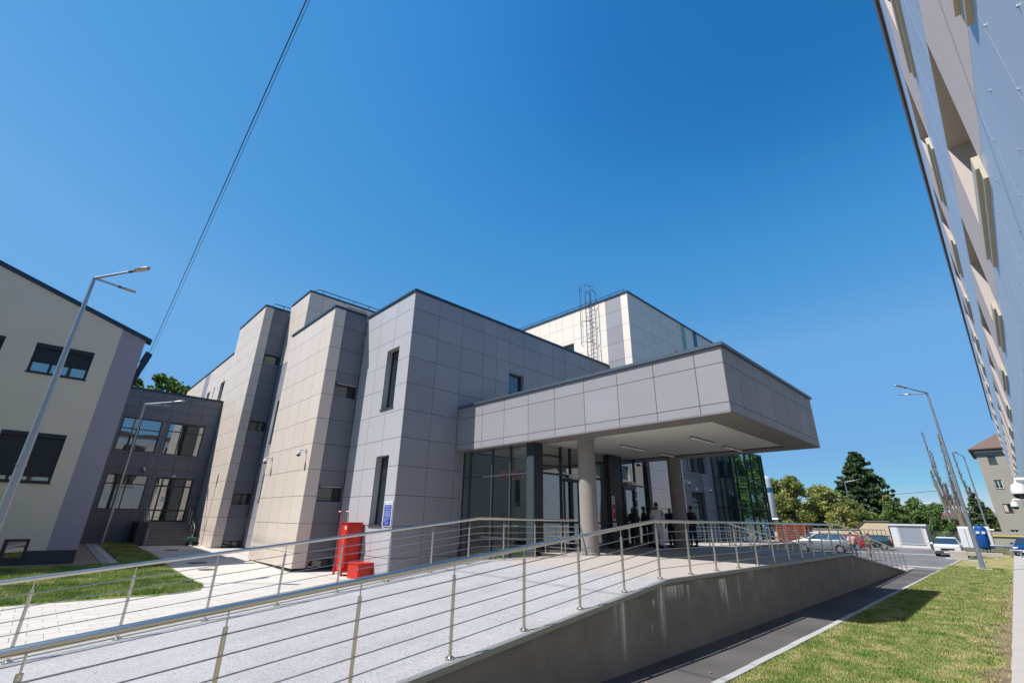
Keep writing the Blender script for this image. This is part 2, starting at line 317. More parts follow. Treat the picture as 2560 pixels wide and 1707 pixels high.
def subtract(rects, op):
    out = []
    a0, a1, b0, b1 = op
    for (u0, u1, z0, z1) in rects:
        if a0 >= u1 or a1 <= u0 or b0 >= z1 or b1 <= z0: out.append((u0, u1, z0, z1)); continue
        if a0 > u0: out.append((u0, a0, z0, z1))
        if a1 < u1: out.append((a1, u1, z0, z1))
        c0, c1 = max(u0, a0), min(u1, a1)
        if b0 > z0: out.append((c0, c1, z0, b0))
        if b1 < z1: out.append((c0, c1, b1, z1))
    return out
def uzd(ax, c, n, u0, u1, z0, z1, d0, d1):
    return (c + n * d0, c + n * d1, u0, u1, z0, z1) if ax == 'X' else (u0, u1, c + n * d0, c + n * d1, z0, z1)
def bxo(mb, ax, c, n, *a): return mb.box(*uzd(ax, c, n, *a))
def sheet(mb, ax, c, n, u0, u1, z0, z1, d=0):
    x = c + n * d
    if ax == 'X': p = [(x, u0, z0), (x, u1, z0), (x, u1, z1), (x, u0, z1)]; flip = n < 0
    else: p = [(u0, x, z0), (u1, x, z0), (u1, x, z1), (u0, x, z1)]; flip = n > 0
    return mb.quad(*(p[::-1] if flip else p))
def clad(root, ax, c, n, us, zs, ops, pick, name='wall', gap=.016, depth=.3, back='joint_dark', minpix=None):
    """one clad face: a dark carrier sheet with openings and reveals, and every panel an object of its own"""
    U = sorted(set([us[0], us[-1]] + [o for p in ops for o in p[:2] if us[0] < o < us[-1]])); Z = sorted(set([zs[0], zs[-1]] + [o for p in ops for o in p[2:4] if zs[0] < o < zs[-1]]))
    mb = MB()
    for i in range(len(U) - 1):
        for j in range(len(Z) - 1):
            cu, cz = (U[i] + U[i + 1]) / 2, (Z[j] + Z[j + 1]) / 2
            if not any(p[0] < cu < p[1] and p[2] < cz < p[3] for p in ops): sheet(mb, ax, c, n, U[i], U[i + 1], Z[j], Z[j + 1], -.03)
    wl = mb.build(name, back, root)
    for p in ops:
        rv = MB(); t = .02
        for a in ((p[0] - t, p[0], p[2], p[3]), (p[1], p[1] + t, p[2], p[3]), (p[0] - t, p[1] + t, p[3], p[3] + t), (p[0] - t, p[1] + t, p[2] - t, p[2])):
            bxo(rv, ax, c, n, *a, -depth, -.004)
        rv.build('reveal', pick((p[0] + p[1]) / 2, p[3] + .3), wl)
    for i in range(len(us) - 1):
        for j in range(len(zs) - 1):
            rects = [(us[i] + gap / 2, us[i + 1] - gap / 2, zs[j] + gap / 2, zs[j + 1] - gap / 2)]
            for p in ops: rects = subtract(rects, (p[0] - .0, p[1] + .0, p[2] - .0, p[3] + .0))
            for r in rects:
                if r[1] - r[0] < .05 or r[3] - r[2] < .05: continue
                mm = pick((r[0] + r[1]) / 2, (r[2] + r[3]) / 2)
                if mm: block_obj('panel', wl, *uzd(ax, c, n, *r, -.02, 0), mm)
    return wl
def window(root, ax, c, n, u0, u1, z0, z1, depth=.22, mull=(), trans=(), fw=.06, glass='window_glass', frame='frame_dark', sill=None, name='window', tilt=0):
    mull = sorted(mull); trans = sorted(trans)
    mb = MB()
    for a in ((u0, u1, z0, z0 + fw), (u0, u1, z1 - fw, z1), (u0, u0 + fw, z0 + fw, z1 - fw), (u1 - fw, u1, z0 + fw, z1 - fw)): bxo(mb, ax, c, n, *a, -depth - .04, -depth + .03)
    ub = [u0 + fw]; zb = [z0 + fw]
    for m in mull: bxo(mb, ax, c, n, m - fw / 2, m + fw / 2, z0 + fw, z1 - fw, -depth - .038, -depth + .028); ub += [m - fw / 2, m + fw / 2]
    for t in trans: bxo(mb, ax, c, n, u0 + fw, u1 - fw, t - fw / 2, t + fw / 2, -depth - .036, -depth + .026); zb += [t - fw / 2, t + fw / 2]
    ub.append(u1 - fw); zb.append(z1 - fw)
    f = mb.build(name, frame, root)
    for i in range(0, len(ub), 2):
        for j in range(0, len(zb), 2):
            q = MB(); sheet(q, ax, c, n, ub[i], ub[i + 1], zb[j], zb[j + 1], -depth); q.build('pane', glass, f)
    if sill:
        s = MB(); bxo(s, ax, c, n, u0 - .03, u1 + .03, z0 - .035, z0 + .005, -depth, .05); s.build('sill', sill, f)
    return f
def coping(root, pts, z, h=.1, over=.05, width=.45, m='coping_metal', name='coping'):
    """metal cap along a roof edge given as list of axis-aligned boxes x0,x1,y0,y1"""
    mb = MB()
    for b in pts: mb.box(b[0], b[1], b[2], b[3], z, z + h)
    return mb.build(name, m, root)

# ------------------------------------------------------------------ setting: ground
G = -2.15
def struct(mb, name, m, kind='structure'): return tag(mb.build(name, m), kind=kind)
struct(MB().quad((-1500, -1500, G - .06), (3000, -1500, G - .06), (3000, 3000, G - .06), (-1500, 3000, G - .06)), 'ground', 'ground_far')
struct(MB().quad((35.2, 3.62, G + .002), (66, 3.56, G + .002), (74, 40, G + .002), (35.2, 40, G + .002)), 'yard', 'asphalt_yard')
struct(MB().quad((-12, 3.65, G), (35.4, 3.65, G), (35.4, 4.8, G), (-12, 4.8, G)), 'asphalt_path', 'asphalt')
struct(MB().quad((54.2, 4.6, G + .008), (55.6, 4.4, G + .008), (54.4, 14, G + .008), (53.4, 14, G + .008)).quad((37.2, 3.6, G + .006), (38.2, 3.6, G + .006), (38.2, 5.6, G + .006), (37.2, 5.6, G + .006)), 'pavement_strip', 'pale_concrete')
struct(MB().box(32.9, 36.4, 4.75, 6.8, G - .03, G + .012), 'pavement', 'pale_concrete')
# lawn on the right, with the concrete walk under the tall facade
struct(MB().quad((-12, .4, G + .0), (48.3, .4, G + .0), (48.3, 3.53, G + .0), (-12, 3.53, G + .0)).quad((48.3, .4, G), (62, .4, G), (62, 2.2, G), (48.3, 3.0, G)), 'lawn', 'soil')
wk = MB()
for i in range(36): wk.box(-12 + i * 2.0 + .006, -12 + i * 2.0 + 1.994, -.58, .60 + .0074 * (-11 + i * 2.0), G - .02, G + .03)
struct(wk, 'concrete_walk', 'pale_concrete')
kb = thing('kerb', (15, 3.5, G), 'pale stone kerb between the dark asphalt path and the right lawn', 'kerb')
x = 2.0
while x < 48: block_obj('kerb_stone', kb, x, x + .985, 3.53, 3.655, G - .05, G + .035 + random.uniform(-.006, .006), 'kerb_stone'); x += 1.0
# courtyard on the left: slopes gently up towards the link building
def cz(y): return -1.97 if y <= 20 else min(-1.62, -1.97 + (y - 20) * .0206)
def slab(name, poly, m, dz=0, kind='structure'):
    mb = MB(); mb.quad(*[(p[0], p[1], cz(p[1]) + dz) for p in poly]); return struct(mb, name, m, kind)
for (ya, yb) in ((17.2, 20), (20, 37.8)):
    slab('courtyard', [(-30, ya), (12.0, ya), (12.0, yb), (-30, yb)], 'courtyard_paving')
mb = MB(); mb.quad((-30, 9.7, -1.99), (12.2, 9.7, -1.99), (12.2, 17.2, -1.99), (-30, 17.2, -1.99)); struct(mb, 'paving_bed', 'concrete_block')
pv = thing('paving', (2, 14, -1.97), 'cream square pavers laid in running bond beside the left lawn', 'paving'); pv['kind'] = 'structure'; del pv['category']
rows = []; sp = .42; cnt = 0; cand = []
for j in range(18):
    y0 = 9.8 + j * sp
    for i in range(-10, 25):
        x0 = i * sp + (.21 if j % 2 else 0)
        if x0 + sp > 9.0 and y0 + sp > 15.4: continue
        cand.append((x0, y0))
cand.sort(key=lambda p: abs(p[0] - 2.6) * 1.0 + abs(p[1] - 14.5) * 1.3)
rest = MB()
for k, (x0, y0) in enumerate(cand):
    zt = -1.97 + random.uniform(-.0015, .0015)
    if k < 300: block_obj('paver', pv, x0 + .004, x0 + sp - .004, y0 + .004, y0 + sp - .004, -2.03, -1.97 + (k % 5) * .0006, 'courtyard_paving')
    else: rest.box(x0 + .004, x0 + sp - .004, y0 + .004, y0 + sp - .004, -2.03, zt)
tag(rest.build('paver_field', 'courtyard_paving', pv), kind='stuff')
# expansion joints and inspection covers of the courtyard
jt = MB()
for y in (20.6, 24.2, 27.8, 31.4): jt.quad((-.5, y, cz(y) + .004), (7.4, y, cz(y) + .004), (7.4, y + .02, cz(y) + .0045), (-.5, y + .02, cz(y) + .0045))
struct(jt, 'paving_joint', 'concrete_block')
for i, (x, y, r, wd) in enumerate(((5.2, 22.0, .3, 'beside the sunny edge of the courtyard'), (5.4, 24.6, .36, 'in the shaded band of the courtyard'), (5.6, 31.5, .3, 'nearest the grey entrance steps'))):
    mb = MB(); mb.lathe((x, y, cz(y)), [(r, -.01), (r, .012), (r - .03, .014), (.02, .016)], 20)
    tag(mb.build('manhole_cover', 'brown_trim'), 'round brown manhole cover ' + wd, 'manhole', 'round manhole covers in the courtyard')
# left lawn
LZ = .012
lawn_poly = [(-14, 16.35), (-.1, 16.25), (1.9, 16.2), (3.3, 16.15), (3.9, 16.5), (4.1, 17.3), (4.2, 20.0)]
slab('left_lawn', [(-14, 16.3), (.5, 16.25), (3.2, 16.15), (3.85, 16.5), (4.05, 17.2), (4.2, 20), (-14, 20)], 'lawn_soil', LZ)
slab('left_lawn', [(-14, 20), (4.2, 20), (4.3, 24.6), (4.35, 36.9), (3.0, 37.2), (2.9, 25.2), (-14, 25.2)], 'lawn_soil', LZ)
slab('left_path', [(-14, 25.21), (2.3, 25.21), (2.3, 37.6), (1.5, 37.6), (1.5, 26), (-14, 26)], 'brown_path', .02)
kl = thing('lawn_edging', (2.5, 30, -1.8), 'pale stone edging between the brown path and the narrow left lawn', 'kerb')
y = 25.3
while y < 37: block_obj('kerb_stone', kl, 2.32, 2.62, y, y + .97, cz(y) - .05, cz(y) + .04, 'kerb_stone'); y += 1.0

# ------------------------------------------------------------------ drive: ramps, platform and its wall
PZ = -.97; RS = .1067
def rz1(x): return PZ - (8.6 - x) * RS
def rz2(x): return PZ - (x - 22.3) * .107
YW, YE = 4.77, 9.95
struct(MB().quad((-2.0, YW, rz1(-2)), (8.6, YW, PZ), (8.6, YE, PZ), (-2.0, YE, rz1(-2))), 'ramp', 'ramp_granules')
struct(MB().quad((8.6, YW, PZ), (22.3, YW, PZ), (22.3, YE, PZ), (8.6, YE, PZ)).quad((12.14, YE, PZ), (22.3, YE, PZ), (22.3, 15.4, PZ), (12.14, 15.4, PZ)).quad((22.3, 9.45, PZ), (33.2, 9.45, PZ), (33.2, 13.7, PZ), (22.3, 13.7, PZ)), 'entrance_platform', 'platform_concrete')
struct(MB().quad((22.3, YW, PZ), (33.0, YW, rz2(33)), (33.0, 9.45, rz2(33)), (22.3, 9.45, PZ)), 'far_ramp', 'asphalt_yard')
struct(MB().quad((24, 12.2, PZ + .01), (31, 12.2, PZ + .01), (31, 13.6, PZ + .01), (24, 13.6, PZ + .01)), 'grass_strip', 'lawn_soil')
wall = thing('ramp_wall', (10, 4.7, G), 'long brown-grey rendered wall of the entrance ramp with white lime runs', 'wall')
def prof(y0, y1, top):
    mb = MB(); xs = [-2.0, 8.6, 22.3, 33.0]; i = 0
    zt = [rz1(-2) - top, PZ - top, PZ - top, rz2(33) - top]
    lo = [(x, y0, G - .3) for x in xs] + [(x, y1, G - .3) for x in xs]; hi = [(x, y0, z) for x, z in zip(xs, zt)] + [(x, y1, z) for x, z in zip(xs, zt)]
    mb.v = lo + hi; n = 4
    for k in range(3): mb.f += [(k, k + 1, 8 + k + 1, 8 + k), (4 + k + 1, 4 + k, 12 + k, 12 + k + 1), (8 + k, 8 + k + 1, 12 + k + 1, 12 + k)]
    mb.f += [(0, 8, 12, 4), (3, 7, 15, 11)]
    return mb
prof(4.77, YE - .02, .05).build('wall_body', 'stained_render', wall)
lg = MB()
for (xa, xb, za, zb) in ((-2.0, 8.6, rz1(-2), PZ), (8.6, 22.3, PZ, PZ), (22.3, 33.0, PZ, rz2(33))):
    for (y0, y1) in ((4.725, 4.79), (YE - .06, YE + .03)):
        if y0 > 6 and xa > 20: continue
        if y0 > 6 and xa > 8: xb = 12.0
        i = len(lg.v); lg.v += [(xa, y0, za - .055), (xb, y0, zb - .055), (xb, y1, zb - .055), (xa, y1, za - .055), (xa, y0, za + .012), (xb, y0, zb + .012), (xb, y1, zb + .012), (xa, y1, za + .012)]
        lg.f += [(i, i + 3, i + 2, i + 1), (i + 4, i + 5, i + 6, i + 7), (i, i + 1, i + 5, i + 4), (i + 1, i + 2, i + 6, i + 5), (i + 2, i + 3, i + 7, i + 6), (i + 3, i, i + 4, i + 7)]
lg.build('ledge', 'ledge_metal', wall)
tw = thing('terrace_wall', (27, 9.4, G), 'low grey rendered wall holding the pedestrian terrace beside the far ramp', 'wall')
MB().box(22.35, 33.2, 9.42, 13.7, G, PZ - .03).build('wall_body', 'stained_render', tw); MB().box(22.3, 33.25, 9.38, 9.6, PZ - .028, PZ + .02).build('ledge', 'pale_concrete', tw)
MB().box(12.4, 22.28, 9.97, 15.4, G, PZ - .02).build('platform_body', 'stained_render', tw)

# ------------------------------------------------------------------ stainless railings
FR = [.175, .335, .5, .655, .81]
def railing(name, label, path, posts, H=1.0, group='stainless steel railings around the entrance drive', bars=FR, r=.029):
    """path: base points; posts: positions along the path as points; every bar spans the whole run"""
    p0 = path[0]; t = thing(name, p0, label, 'railing', group)
    for p in posts:
        mb = MB(); mb.tube([(p[0], p[1], p[2] + .012), (p[0], p[1], p[2] + .86)], .0215, 10); ob = mb.build('post', 'steel', t, True)
        MB().tube([(p[0], p[1], p[2] + .86), (p[0], p[1], p[2] + H - .01)], .0075, 6).build('post_pin', 'steel', ob, True)
        MB().lathe(p, [(.055, .0), (.055, .018), (.03, .03)], 14).build('post_base', 'steel', ob, True)
    for h in bars: MB().tube([(q[0], q[1] - .03, q[2] + h) for q in path], .0065, 6).build('cross_bar', 'steel_bar', t, True)
    MB().tube([(q[0], q[1], q[2] + H) for q in path], r, 14).build('handrail', 'steel', t, True)
    return t
def zramp(x): return rz1(x) if x < 8.6 else (PZ if x < 22.3 else rz2(x))
Yn = 4.91
posts = [8.62 - 1.203 * k for k in range(0, 9)] + [8.62 + 1.222 * k for k in range(1, 12)] + [22.5 + 1.21 * k for k in range(1, 11)]
railing('railing', 'long stainless railing on the near wall, running the length of the ramp past the canopy', [(-1.6, Yn, rz1(-1.6)), (8.6, Yn, PZ), (22.3, Yn, PZ), (34.7, Yn, rz2(34.7))], [(x, Yn, zramp(x)) for x in posts] + [(34.7, Yn, rz2(34.7))], r=.03)
Yl = 9.80
posts = [8.0 - 1.11 * k for k in range(0, 9)] + [9.2, 10.43, 11.6]
railing('railing', 'stainless railing on the left edge of the ramp, in front of the red cabinet', [(-1.6, Yl, rz1(-1.6)), (8.3, Yl, PZ), (12.4, Yl, PZ)], [(x, Yl, zramp(x)) for x in posts])
railing('railing', 'short stainless railing turning back beside the lobby glass post', [(12.38, 9.86, PZ), (12.38, 11.2, PZ)], [(12.38, 10.3, PZ), (12.38, 11.15, PZ)])
railing('railing', 'stainless railing sloping down the left side of the far ramp', [(22.4, 9.2, PZ), (33.5, 9.2, rz2(33.5))], [(22.4 + 1.2 * k, 9.2, zramp(22.4 + 1.2 * k)) for k in range(0, 10)])
railing('railing', 'level stainless railing along the pedestrian terrace by the glass tower', [(21.6, 10.3, PZ), (33.0, 10.3, PZ), (38.5, 10.3, PZ - 1.0)], [(21.6 + 1.25 * k, 10.3, PZ) for k in range(0, 10)] + [(34.4 + 1.2 * k, 10.3, PZ - .27 - .22 * k) for k in range(4)])
railing('railing', 'rear stainless railing of the terrace, nearest the dark doors', [(24.5, 11.9, PZ), (33.0, 11.9, PZ)], [(24.5 + 1.4 * k, 11.9, PZ) for k in range(0, 7)])

# ------------------------------------------------------------------ main grey hospital block and its front bay
RZ = [-1.95, -1.30, -.25, .79, 1.83, 2.88, 3.95, 5.02, 6.10, 7.18, 8.25, 9.02]
HB = thing('hospital_block', (9.09, 15.45, -1.97), 'grey panelled two-storey hospital block with the cream front bay, behind the canopy', 'building')
YG = 15.45
ops = [(14.65, 15.65, 4.6, 6.7)]
clad(HB, 'Y', YG, -1, [9.09, 10.38, 11.68, 12.98, 13.8, 14.65, 15.65, 16.77, 17.9, 18.95, 20.3, 21.33, 22.03, 23.15], RZ, ops, lambda u, z: ('grey_panel' if not (u > 15.65 and z < 6.1 and u < 23.15 and z > 5.4) else 'grey_panel') if (u < 13 or z > 2.9) else None)
window(HB, 'Y', YG, -1, 14.65, 15.65, 4.6, 6.7, trans=(5.75,))
ops = [(16.30, 17.28, 4.16, 6.76), (16.18, 17.14, -.25, 2.27)]
clad(HB, 'X', 9.09, -1, [15.45, 16.83, 18.17, 19.68], RZ, ops, lambda u, z: 'light_grey_panel', depth=.34)
for o in ops: window(HB, 'X', 9.09, -1, *o, depth=.27, trans=(o[3] - .78,), sill='frame_mid')
# front bay 1: dark end wall with a cream edge strip, cream long wall
B1X, B1E = 7.46, 25.05
ops = [(8.0, 9.06, 5.0, 5.62), (8.0, 9.06, .6, 1.22), (8.08, 9.06, -1.93, -1.55)]
RB = [-1.85] + RZ[1:-1] + [9.12]
clad(HB, 'Y', 19.68, -1, [B1X, 7.99, 9.08], RB, ops, lambda u, z: 'beige_panel' if u < 7.99 else 'dark_panel')
for o in ops: window(HB, 'Y', 19.68, -1, *o, glass='window_glass_mid' if o[3] > 0 else 'window_glass')
for o in ops[:2]:   # thin white sash line along the head of each slit window
    mb = MB(); i = 0; mb.quad((o[0] + .08, 19.66, o[3] - .03), (o[1] - .08, 19.66, o[3] - .03), (o[1] - .08, 19.66, o[3] - .055), (o[0] + .08, 19.66, o[3] - .055)); mb.build('sash', 'white_plastic', HB)
clad(HB, 'X', B1X, -1, [19.68, 20.86, 22.06, 23.28, 24.5, B1E], RB, [], lambda u, z: 'beige_panel')
# roof and solid body
MB().box(9.45, 23.14, 15.8, 28.6, -1.9, 8.9).build('body', 'core_wall', HB); MB().box(7.82, 9.6, 20.04, 25.04, -1.9, 8.95).build('body', 'core_wall', HB)
MB().box(9.12, 9.45, 19.7, 28.6, -1.9, 8.9).build('body', 'core_wall', HB)
mb = MB(); mb.box(9.04, 23.2, 15.40, 15.86, 9.02, 9.13); mb.box(9.04, 9.5, 15.87, 19.62, 9.02, 9.13); mb.box(7.41, 9.03, 19.63, 20.05, 9.12, 9.22); mb.box(7.41, 7.85, 20.06, 25.1, 9.12, 9.22); mb.box(22.75, 23.2, 15.87, 28, 9.02, 9.13)
mb.build('coping', 'coping_metal', HB)
MB().box(9.47, 22.7, 15.9, 28.6, 8.9, 8.93).build('roof', 'pale_bounce_roof', HB)  # unseen roof sheet, added pale to bounce light up the high block
rl = MB(); rl.tube([(7.95, 19.72, 9.2), (8.0, 19.72, 9.33), (9.02, 19.72, 9.33)], .018, 6); rl.tube([(8.2, 19.72, 9.2), (8.2, 19.72, 9.33)], .014, 6); rl.build('roof_rail', 'coping_metal', HB)
# base trim shadow gap
MB().box(7.5, 9.1, 19.73, 25.0, -1.98, -1.86).build('plinth', 'joint_dark', HB)

# ------------------------------------------------------------------ tall rear wing with the second bay
RW = thing('rear_wing', (7.5, 32, -1.7), 'tall three-storey cream and grey wing stepping down behind the front bay', 'building')
RZ3 = [-1.70, -1.07, -.09, .9, 1.92, 2.95, 4.0, 5.04, 6.07, 7.13, 8.18, 9.23, 10.28, 11.34, 12.39, 13.35]
clad(RW, 'Y', 28.7, -1, [9.09, 10.0, 11.4, 12.8, 14.2, 15.6, 17.0], [9.2, 9.9, 11.34, 12.6, 13.8], [], lambda u, z: 'beige_panel')
ops = [(30.0, 30.7, .8, 2.37), (30.2, 30.9, 4.2, 6.8), (29.85, 30.5, -1.7, -1.4)]
clad(RW, 'X', 9.09, -1, [25.06, 26.3, 27.5, 28.7], RZ3[:11] + [9.1], [], lambda u, z: 'grey_panel')
clad(RW, 'X', 9.09, -1, [28.701, 30.0, 31.05, 32.1], RZ3[:11] + [9.4, 10.28, 11.34, 12.39, 13.8], ops, lambda u, z: 'grey_panel' if z < 9.4 else 'beige_panel', depth=.3)
for o in ops: window(RW, 'X', 9.09, -1, *o, sill='frame_mid')
YB = 32.1
ops = [(8.05, 9.05, 9.43, 10.05), (8.05, 9.05, 5.0, 5.6), (8.05, 9.05, .63, 1.25), (8.05, 9.05, -1.7, -1.35)]
clad(RW, 'Y', YB, -1, [7.5, 8.03, 9.08], RZ3, ops, lambda u, z: 'beige_panel' if u < 8.03 else 'dark_panel')
for o in ops: window(RW, 'Y', YB, -1, *o, glass='window_glass_mid' if o[3] > 0 else 'window_glass')
ops = [(38.8, 40.0, 7.7, 9.45), (41.75, 42.0, 8.6, 9.5), (43.2, 44.2, 8.3, 9.4)]
u = [32.1 + .985 * k for k in range(0, 7)] + [39.4, 40.8, 42.2, 43.5, 44.8, 46.5, 48.4, 50.3, 52.2, 54.1]
clad(RW, 'X', 7.5, -1, [v for v in u if v <= 38.1], RZ3, [], lambda a, z: 'beige_panel')
clad(RW, 'X', 7.5, -1, [38.01] + [v for v in u if v > 38.1], [6.1, 7.13, 8.18, 9.23, 10.28, 11.35], ops, lambda a, z: 'grey_panel' if 44.8 < a < 46.5 else 'beige_panel')
for o in ops: window(RW, 'X', 7.5, -1, *o)
MB().box(7.86, 9.5, 32.46, 38.0, -1.7, 13.2).build('body', 'core_wall', RW); MB().box(9.45, 17.0, 29.06, 38.0, -1.7, 13.6).build('body', 'core_wall', RW); MB().box(7.86, 17.0, 38.0, 54.0, -1.7, 11.2).build('body', 'core_wall', RW)
clad(RW, 'Y', 38.0, 1, [7.5, 9.09], [11.45, 12.39, 13.35], [], lambda u, z: 'beige_panel', back='core_wall')
mb = MB(); mb.box(9.04, 17.0, 28.65, 29.1, 13.8, 13.9); mb.box(9.04, 9.5, 29.11, 32.0, 13.8, 13.9); mb.box(7.45, 9.1, 32.05, 32.5, 13.35, 13.45); mb.box(7.45, 7.9, 32.51, 38.1, 13.35, 13.45); mb.box(7.45, 7.9, 38.11, 54.2, 11.35, 11.45)
mb.build('coping', 'coping_metal', RW)
rl = MB(); rl.tube([(9.3, 28.75, 13.88), (9.6, 28.75, 14.16), (15.5, 28.75, 14.16)], .03, 6)
for k in range(6): rl.tube([(9.9 + 1.1 * k, 28.75, 13.85), (9.9 + 1.1 * k, 28.75, 14.16)], .022, 6)
rl.build('roof_rail', 'coping_metal', RW)
rl = MB(); rl.tube([(7.85, 32.15, 13.43), (8.0, 32.15, 13.70), (9.4, 32.15, 13.70)], .03, 6); rl.tube([(8.6, 32.15, 13.43), (8.6, 32.15, 13.70)], .022, 6); rl.build('roof_rail', 'coping_metal', RW)
rd = MB(); rd.tube([(8.0, 34, 13.4), (8.0, 34, 13.5)], .01, 5); rd.build('lightning_rod', 'steel', RW)

# ------------------------------------------------------------------ high block on the right
HX, HY = 23.2, 13.74
HK = thing('high_block', (HX, HY, PZ), 'tall cream block with a grey vertical stripe, a roof ladder, green and teal stripes', 'building')
RH = [3.0, 4.0, 5.05, 6.1, 7.15, 8.2, 9.3, 10.42, 11.52, 12.58, 13.6]
ops = [(18.1, 19.05, 9.3, 11.33)]
clad(HK, 'X', HX, -1, [13.74, 14.25, 15.41, 16.1, 17.0, 18.1, 19.05, 19.6, 20.3, 21.3, 22.3, 23.6], [8.8] + RH[6:], ops, lambda u, z: 'grey_panel' if 14.25 < u < 15.41 else 'cream_panel')
clad(HK, 'X', HX, -1, [13.74, 14.25, 15.42], [2.7, 4.0, 5.05, 6.1, 7.15, 8.2, 8.8], [], lambda u, z: 'grey_panel' if u > 14.25 else 'cream_panel')
window(HK, 'X', HX, -1, *ops[0])
ops = [(28.96, 29.8, 9.3, 11.25)]
clad(HK, 'Y', HY, -1, [23.2, 24.8, 26.0, 27.15, 28.1, 28.96, 29.8, 30.25, 30.9, 32.15, 32.8, 34.3, 35.9], RH[4:], ops, lambda u, z: 'green_panel' if 30.25 < u < 30.9 else ('teal_panel' if 32.15 < u < 32.8 else 'cream_panel'))
window(HK, 'Y', HY, -1, *ops[0])
ops = [(28.7, 30.0, 3.05, 4.2), (30.06, 31.5, 3.05, 4.2), (28.86, 30.67, PZ + .02, 1.84)]
clad(HK, 'Y', HY, -1, [23.2, 24.0, 25.35, 26.65, 28.0, 28.86, 30.67, 32.3, 34.1, 35.9], [PZ, -.25, .75, 1.78, 2.82, 3.9, 4.9, 6.0, 7.15], ops, lambda u, z: 'cream_panel' if u < 28.0 else ('dark_panel' if u < 30.67 else 'grey_panel'))
window(HK, 'Y', HY, -1, *ops[0], glass='window_glass_bright'); window(HK, 'Y', HY, -1, *ops[1])
d = window(HK, 'Y', HY, -1, *ops[2], mull=(30.1,), trans=(1.25,), fw=.1, name='door', glass='window_glass_bright')
MB().tube([(30.03, 13.86, -.1), (30.03, 13.84, .25)], .02, 6).build('door_handle', 'steel', d)
s = MB(); s.box(29.35, 29.6, 13.9, 13.93, -.1, .28); s.build('door_notice', 'sign_white', d)
s = MB(); s.tube([(29.475, 13.895, .14), (29.475, 13.885, .14)], .1, 18); s.build('door_symbol', 'sign_red', d); s = MB(); s.box(29.41, 29.54, 13.878, 13.884, .12, .16); s.build('door_symbol_bar', 'sign_white', d)
MB().box(29.4, 29.65, 13.70, 13.735, 1.95, 2.1).build('number_plate', 'sign_white', HK)
MB().box(23.56, 35.5, 14.1, 23.6, PZ, 13.4).build('body', 'core_wall', HK); MB().box(23.22, 23.6, 15.5, 23.5, 8.0, 8.8).build('body', 'core_wall', HK)
mb = MB(); mb.box(23.14, 35.95, 13.68, 14.1, 13.6, 13.71); mb.box(23.14, 23.6, 14.11, 23.6, 13.6, 13.71); mb.build('coping', 'coping_metal', HK)
rl = MB(); rl.tube([(23.22, 13.9, 13.90), (23.22, 16.1, 13.90)], .022, 6); rl.tube([(23.22, 16.1, 13.90), (23.22, 23.5, 13.90)], .022, 6)
for k in range(6): rl.tube([(23.22, 17.5 + k * 1.15, 13.69), (23.22, 17.5 + k * 1.15, 13.90)], .016, 6)
for y in (13.95, 15, 16.1): rl.tube([(23.22, y, 13.69), (23.22, y, 13.90)], .016, 6)
rl.build('roof_rail', 'coping_metal', HK)
ld = thing('roof_ladder', (23.0, 16.6, 9.0), 'caged steel access ladder fixed to the sunlit side of the cream block', 'ladder')
for y in (16.35, 16.8): MB().tube([(22.95, y, 8.9), (22.95, y, 14.6), (23.1, y, 14.75), (23.5, y, 14.6), (23.5, y, 13.7)], .028, 6).build('stile', 'coping_grey', ld)
for k in range(17): MB().tube([(22.95, 16.35, 9.1 + k * .3), (22.95, 16.8, 9.1 + k * .3)], .014, 6).build('rung', 'coping_grey', ld)
for z in (10.7, 12.15, 13.4, 14.75):
    MB().tube([(22.95 - .72 * math.sin(math.pi * t / 12) , 16.575 + .40 * math.cos(math.pi * t / 12) * 1.15, z) for t in range(13)], .018, 6).build('cage_hoop', 'coping_grey', ld)
for t in (2, 4, 6, 8, 10): MB().tube([(22.95 - .72 * math.sin(math.pi * t / 12), 16.575 + .46 * math.cos(math.pi * t / 12), zz) for zz in (10.7, 14.75)], .012, 5).build('cage_bar', 'coping_grey', ld)

# ------------------------------------------------------------------ glass tower
GT = thing('glass_tower', (32.3, 12.43, PZ), 'green-tinted glass stair tower with dark mullions beyond the canopy', 'building')
TX0, TX1, TY, TZ = 32.3, 38.1, 12.43, 4.75
def curtain(root, ax, c, n, us, zs, glass, fw=.07, d=.06):
    fr = MB()
    for a in us: bxo(fr, ax, c, n, a - fw / 2, a + fw / 2, zs[0], zs[-1], -d, d)
    for z in zs: bxo(fr, ax, c, n, us[0] + fw / 2, us[-1] - fw / 2, z - fw / 2, z + fw / 2, -d * .8, d * .8)
    f = fr.build('mullion_frame', 'frame_dark', root)
    for i in range(len(us) - 1):
        for j in range(len(zs) - 1):
            q = MB(); sheet(q, ax, c, n, us[i] + fw / 2, us[i + 1] - fw / 2, zs[j] + fw / 2, zs[j + 1] - fw / 2, random.uniform(-.003, .003)); q.build('pane', glass, f)
    return f
curtain(GT, 'Y', TY, -1, [TX0 + .03, 33.0, 34.85, 35.9, 37.6, TX1], [PZ, 1.0, 2.92, TZ], 'tower_glass', fw=.05)
curtain(GT, 'X', TX0, -1, [TY + .03, 12.95, 13.3, 13.72], [PZ, 1.0, 2.92, TZ], 'tower_glass', fw=.07)
curtain(GT, 'X', TX1, 1, [TY, 14, 16], [PZ, 1.0, 2.92, TZ], 'tower_glass')
MB().box(TX0 + .5, TX1 - .3, TY + .5, 16, PZ, TZ - .1).build('interior', 'joint_dark', GT)
mb = MB(); mb.box(TX0 - .06, TX1 + .06, TY - .06, 16, TZ, TZ + .1); mb.build('roof', 'coping_grey', GT)

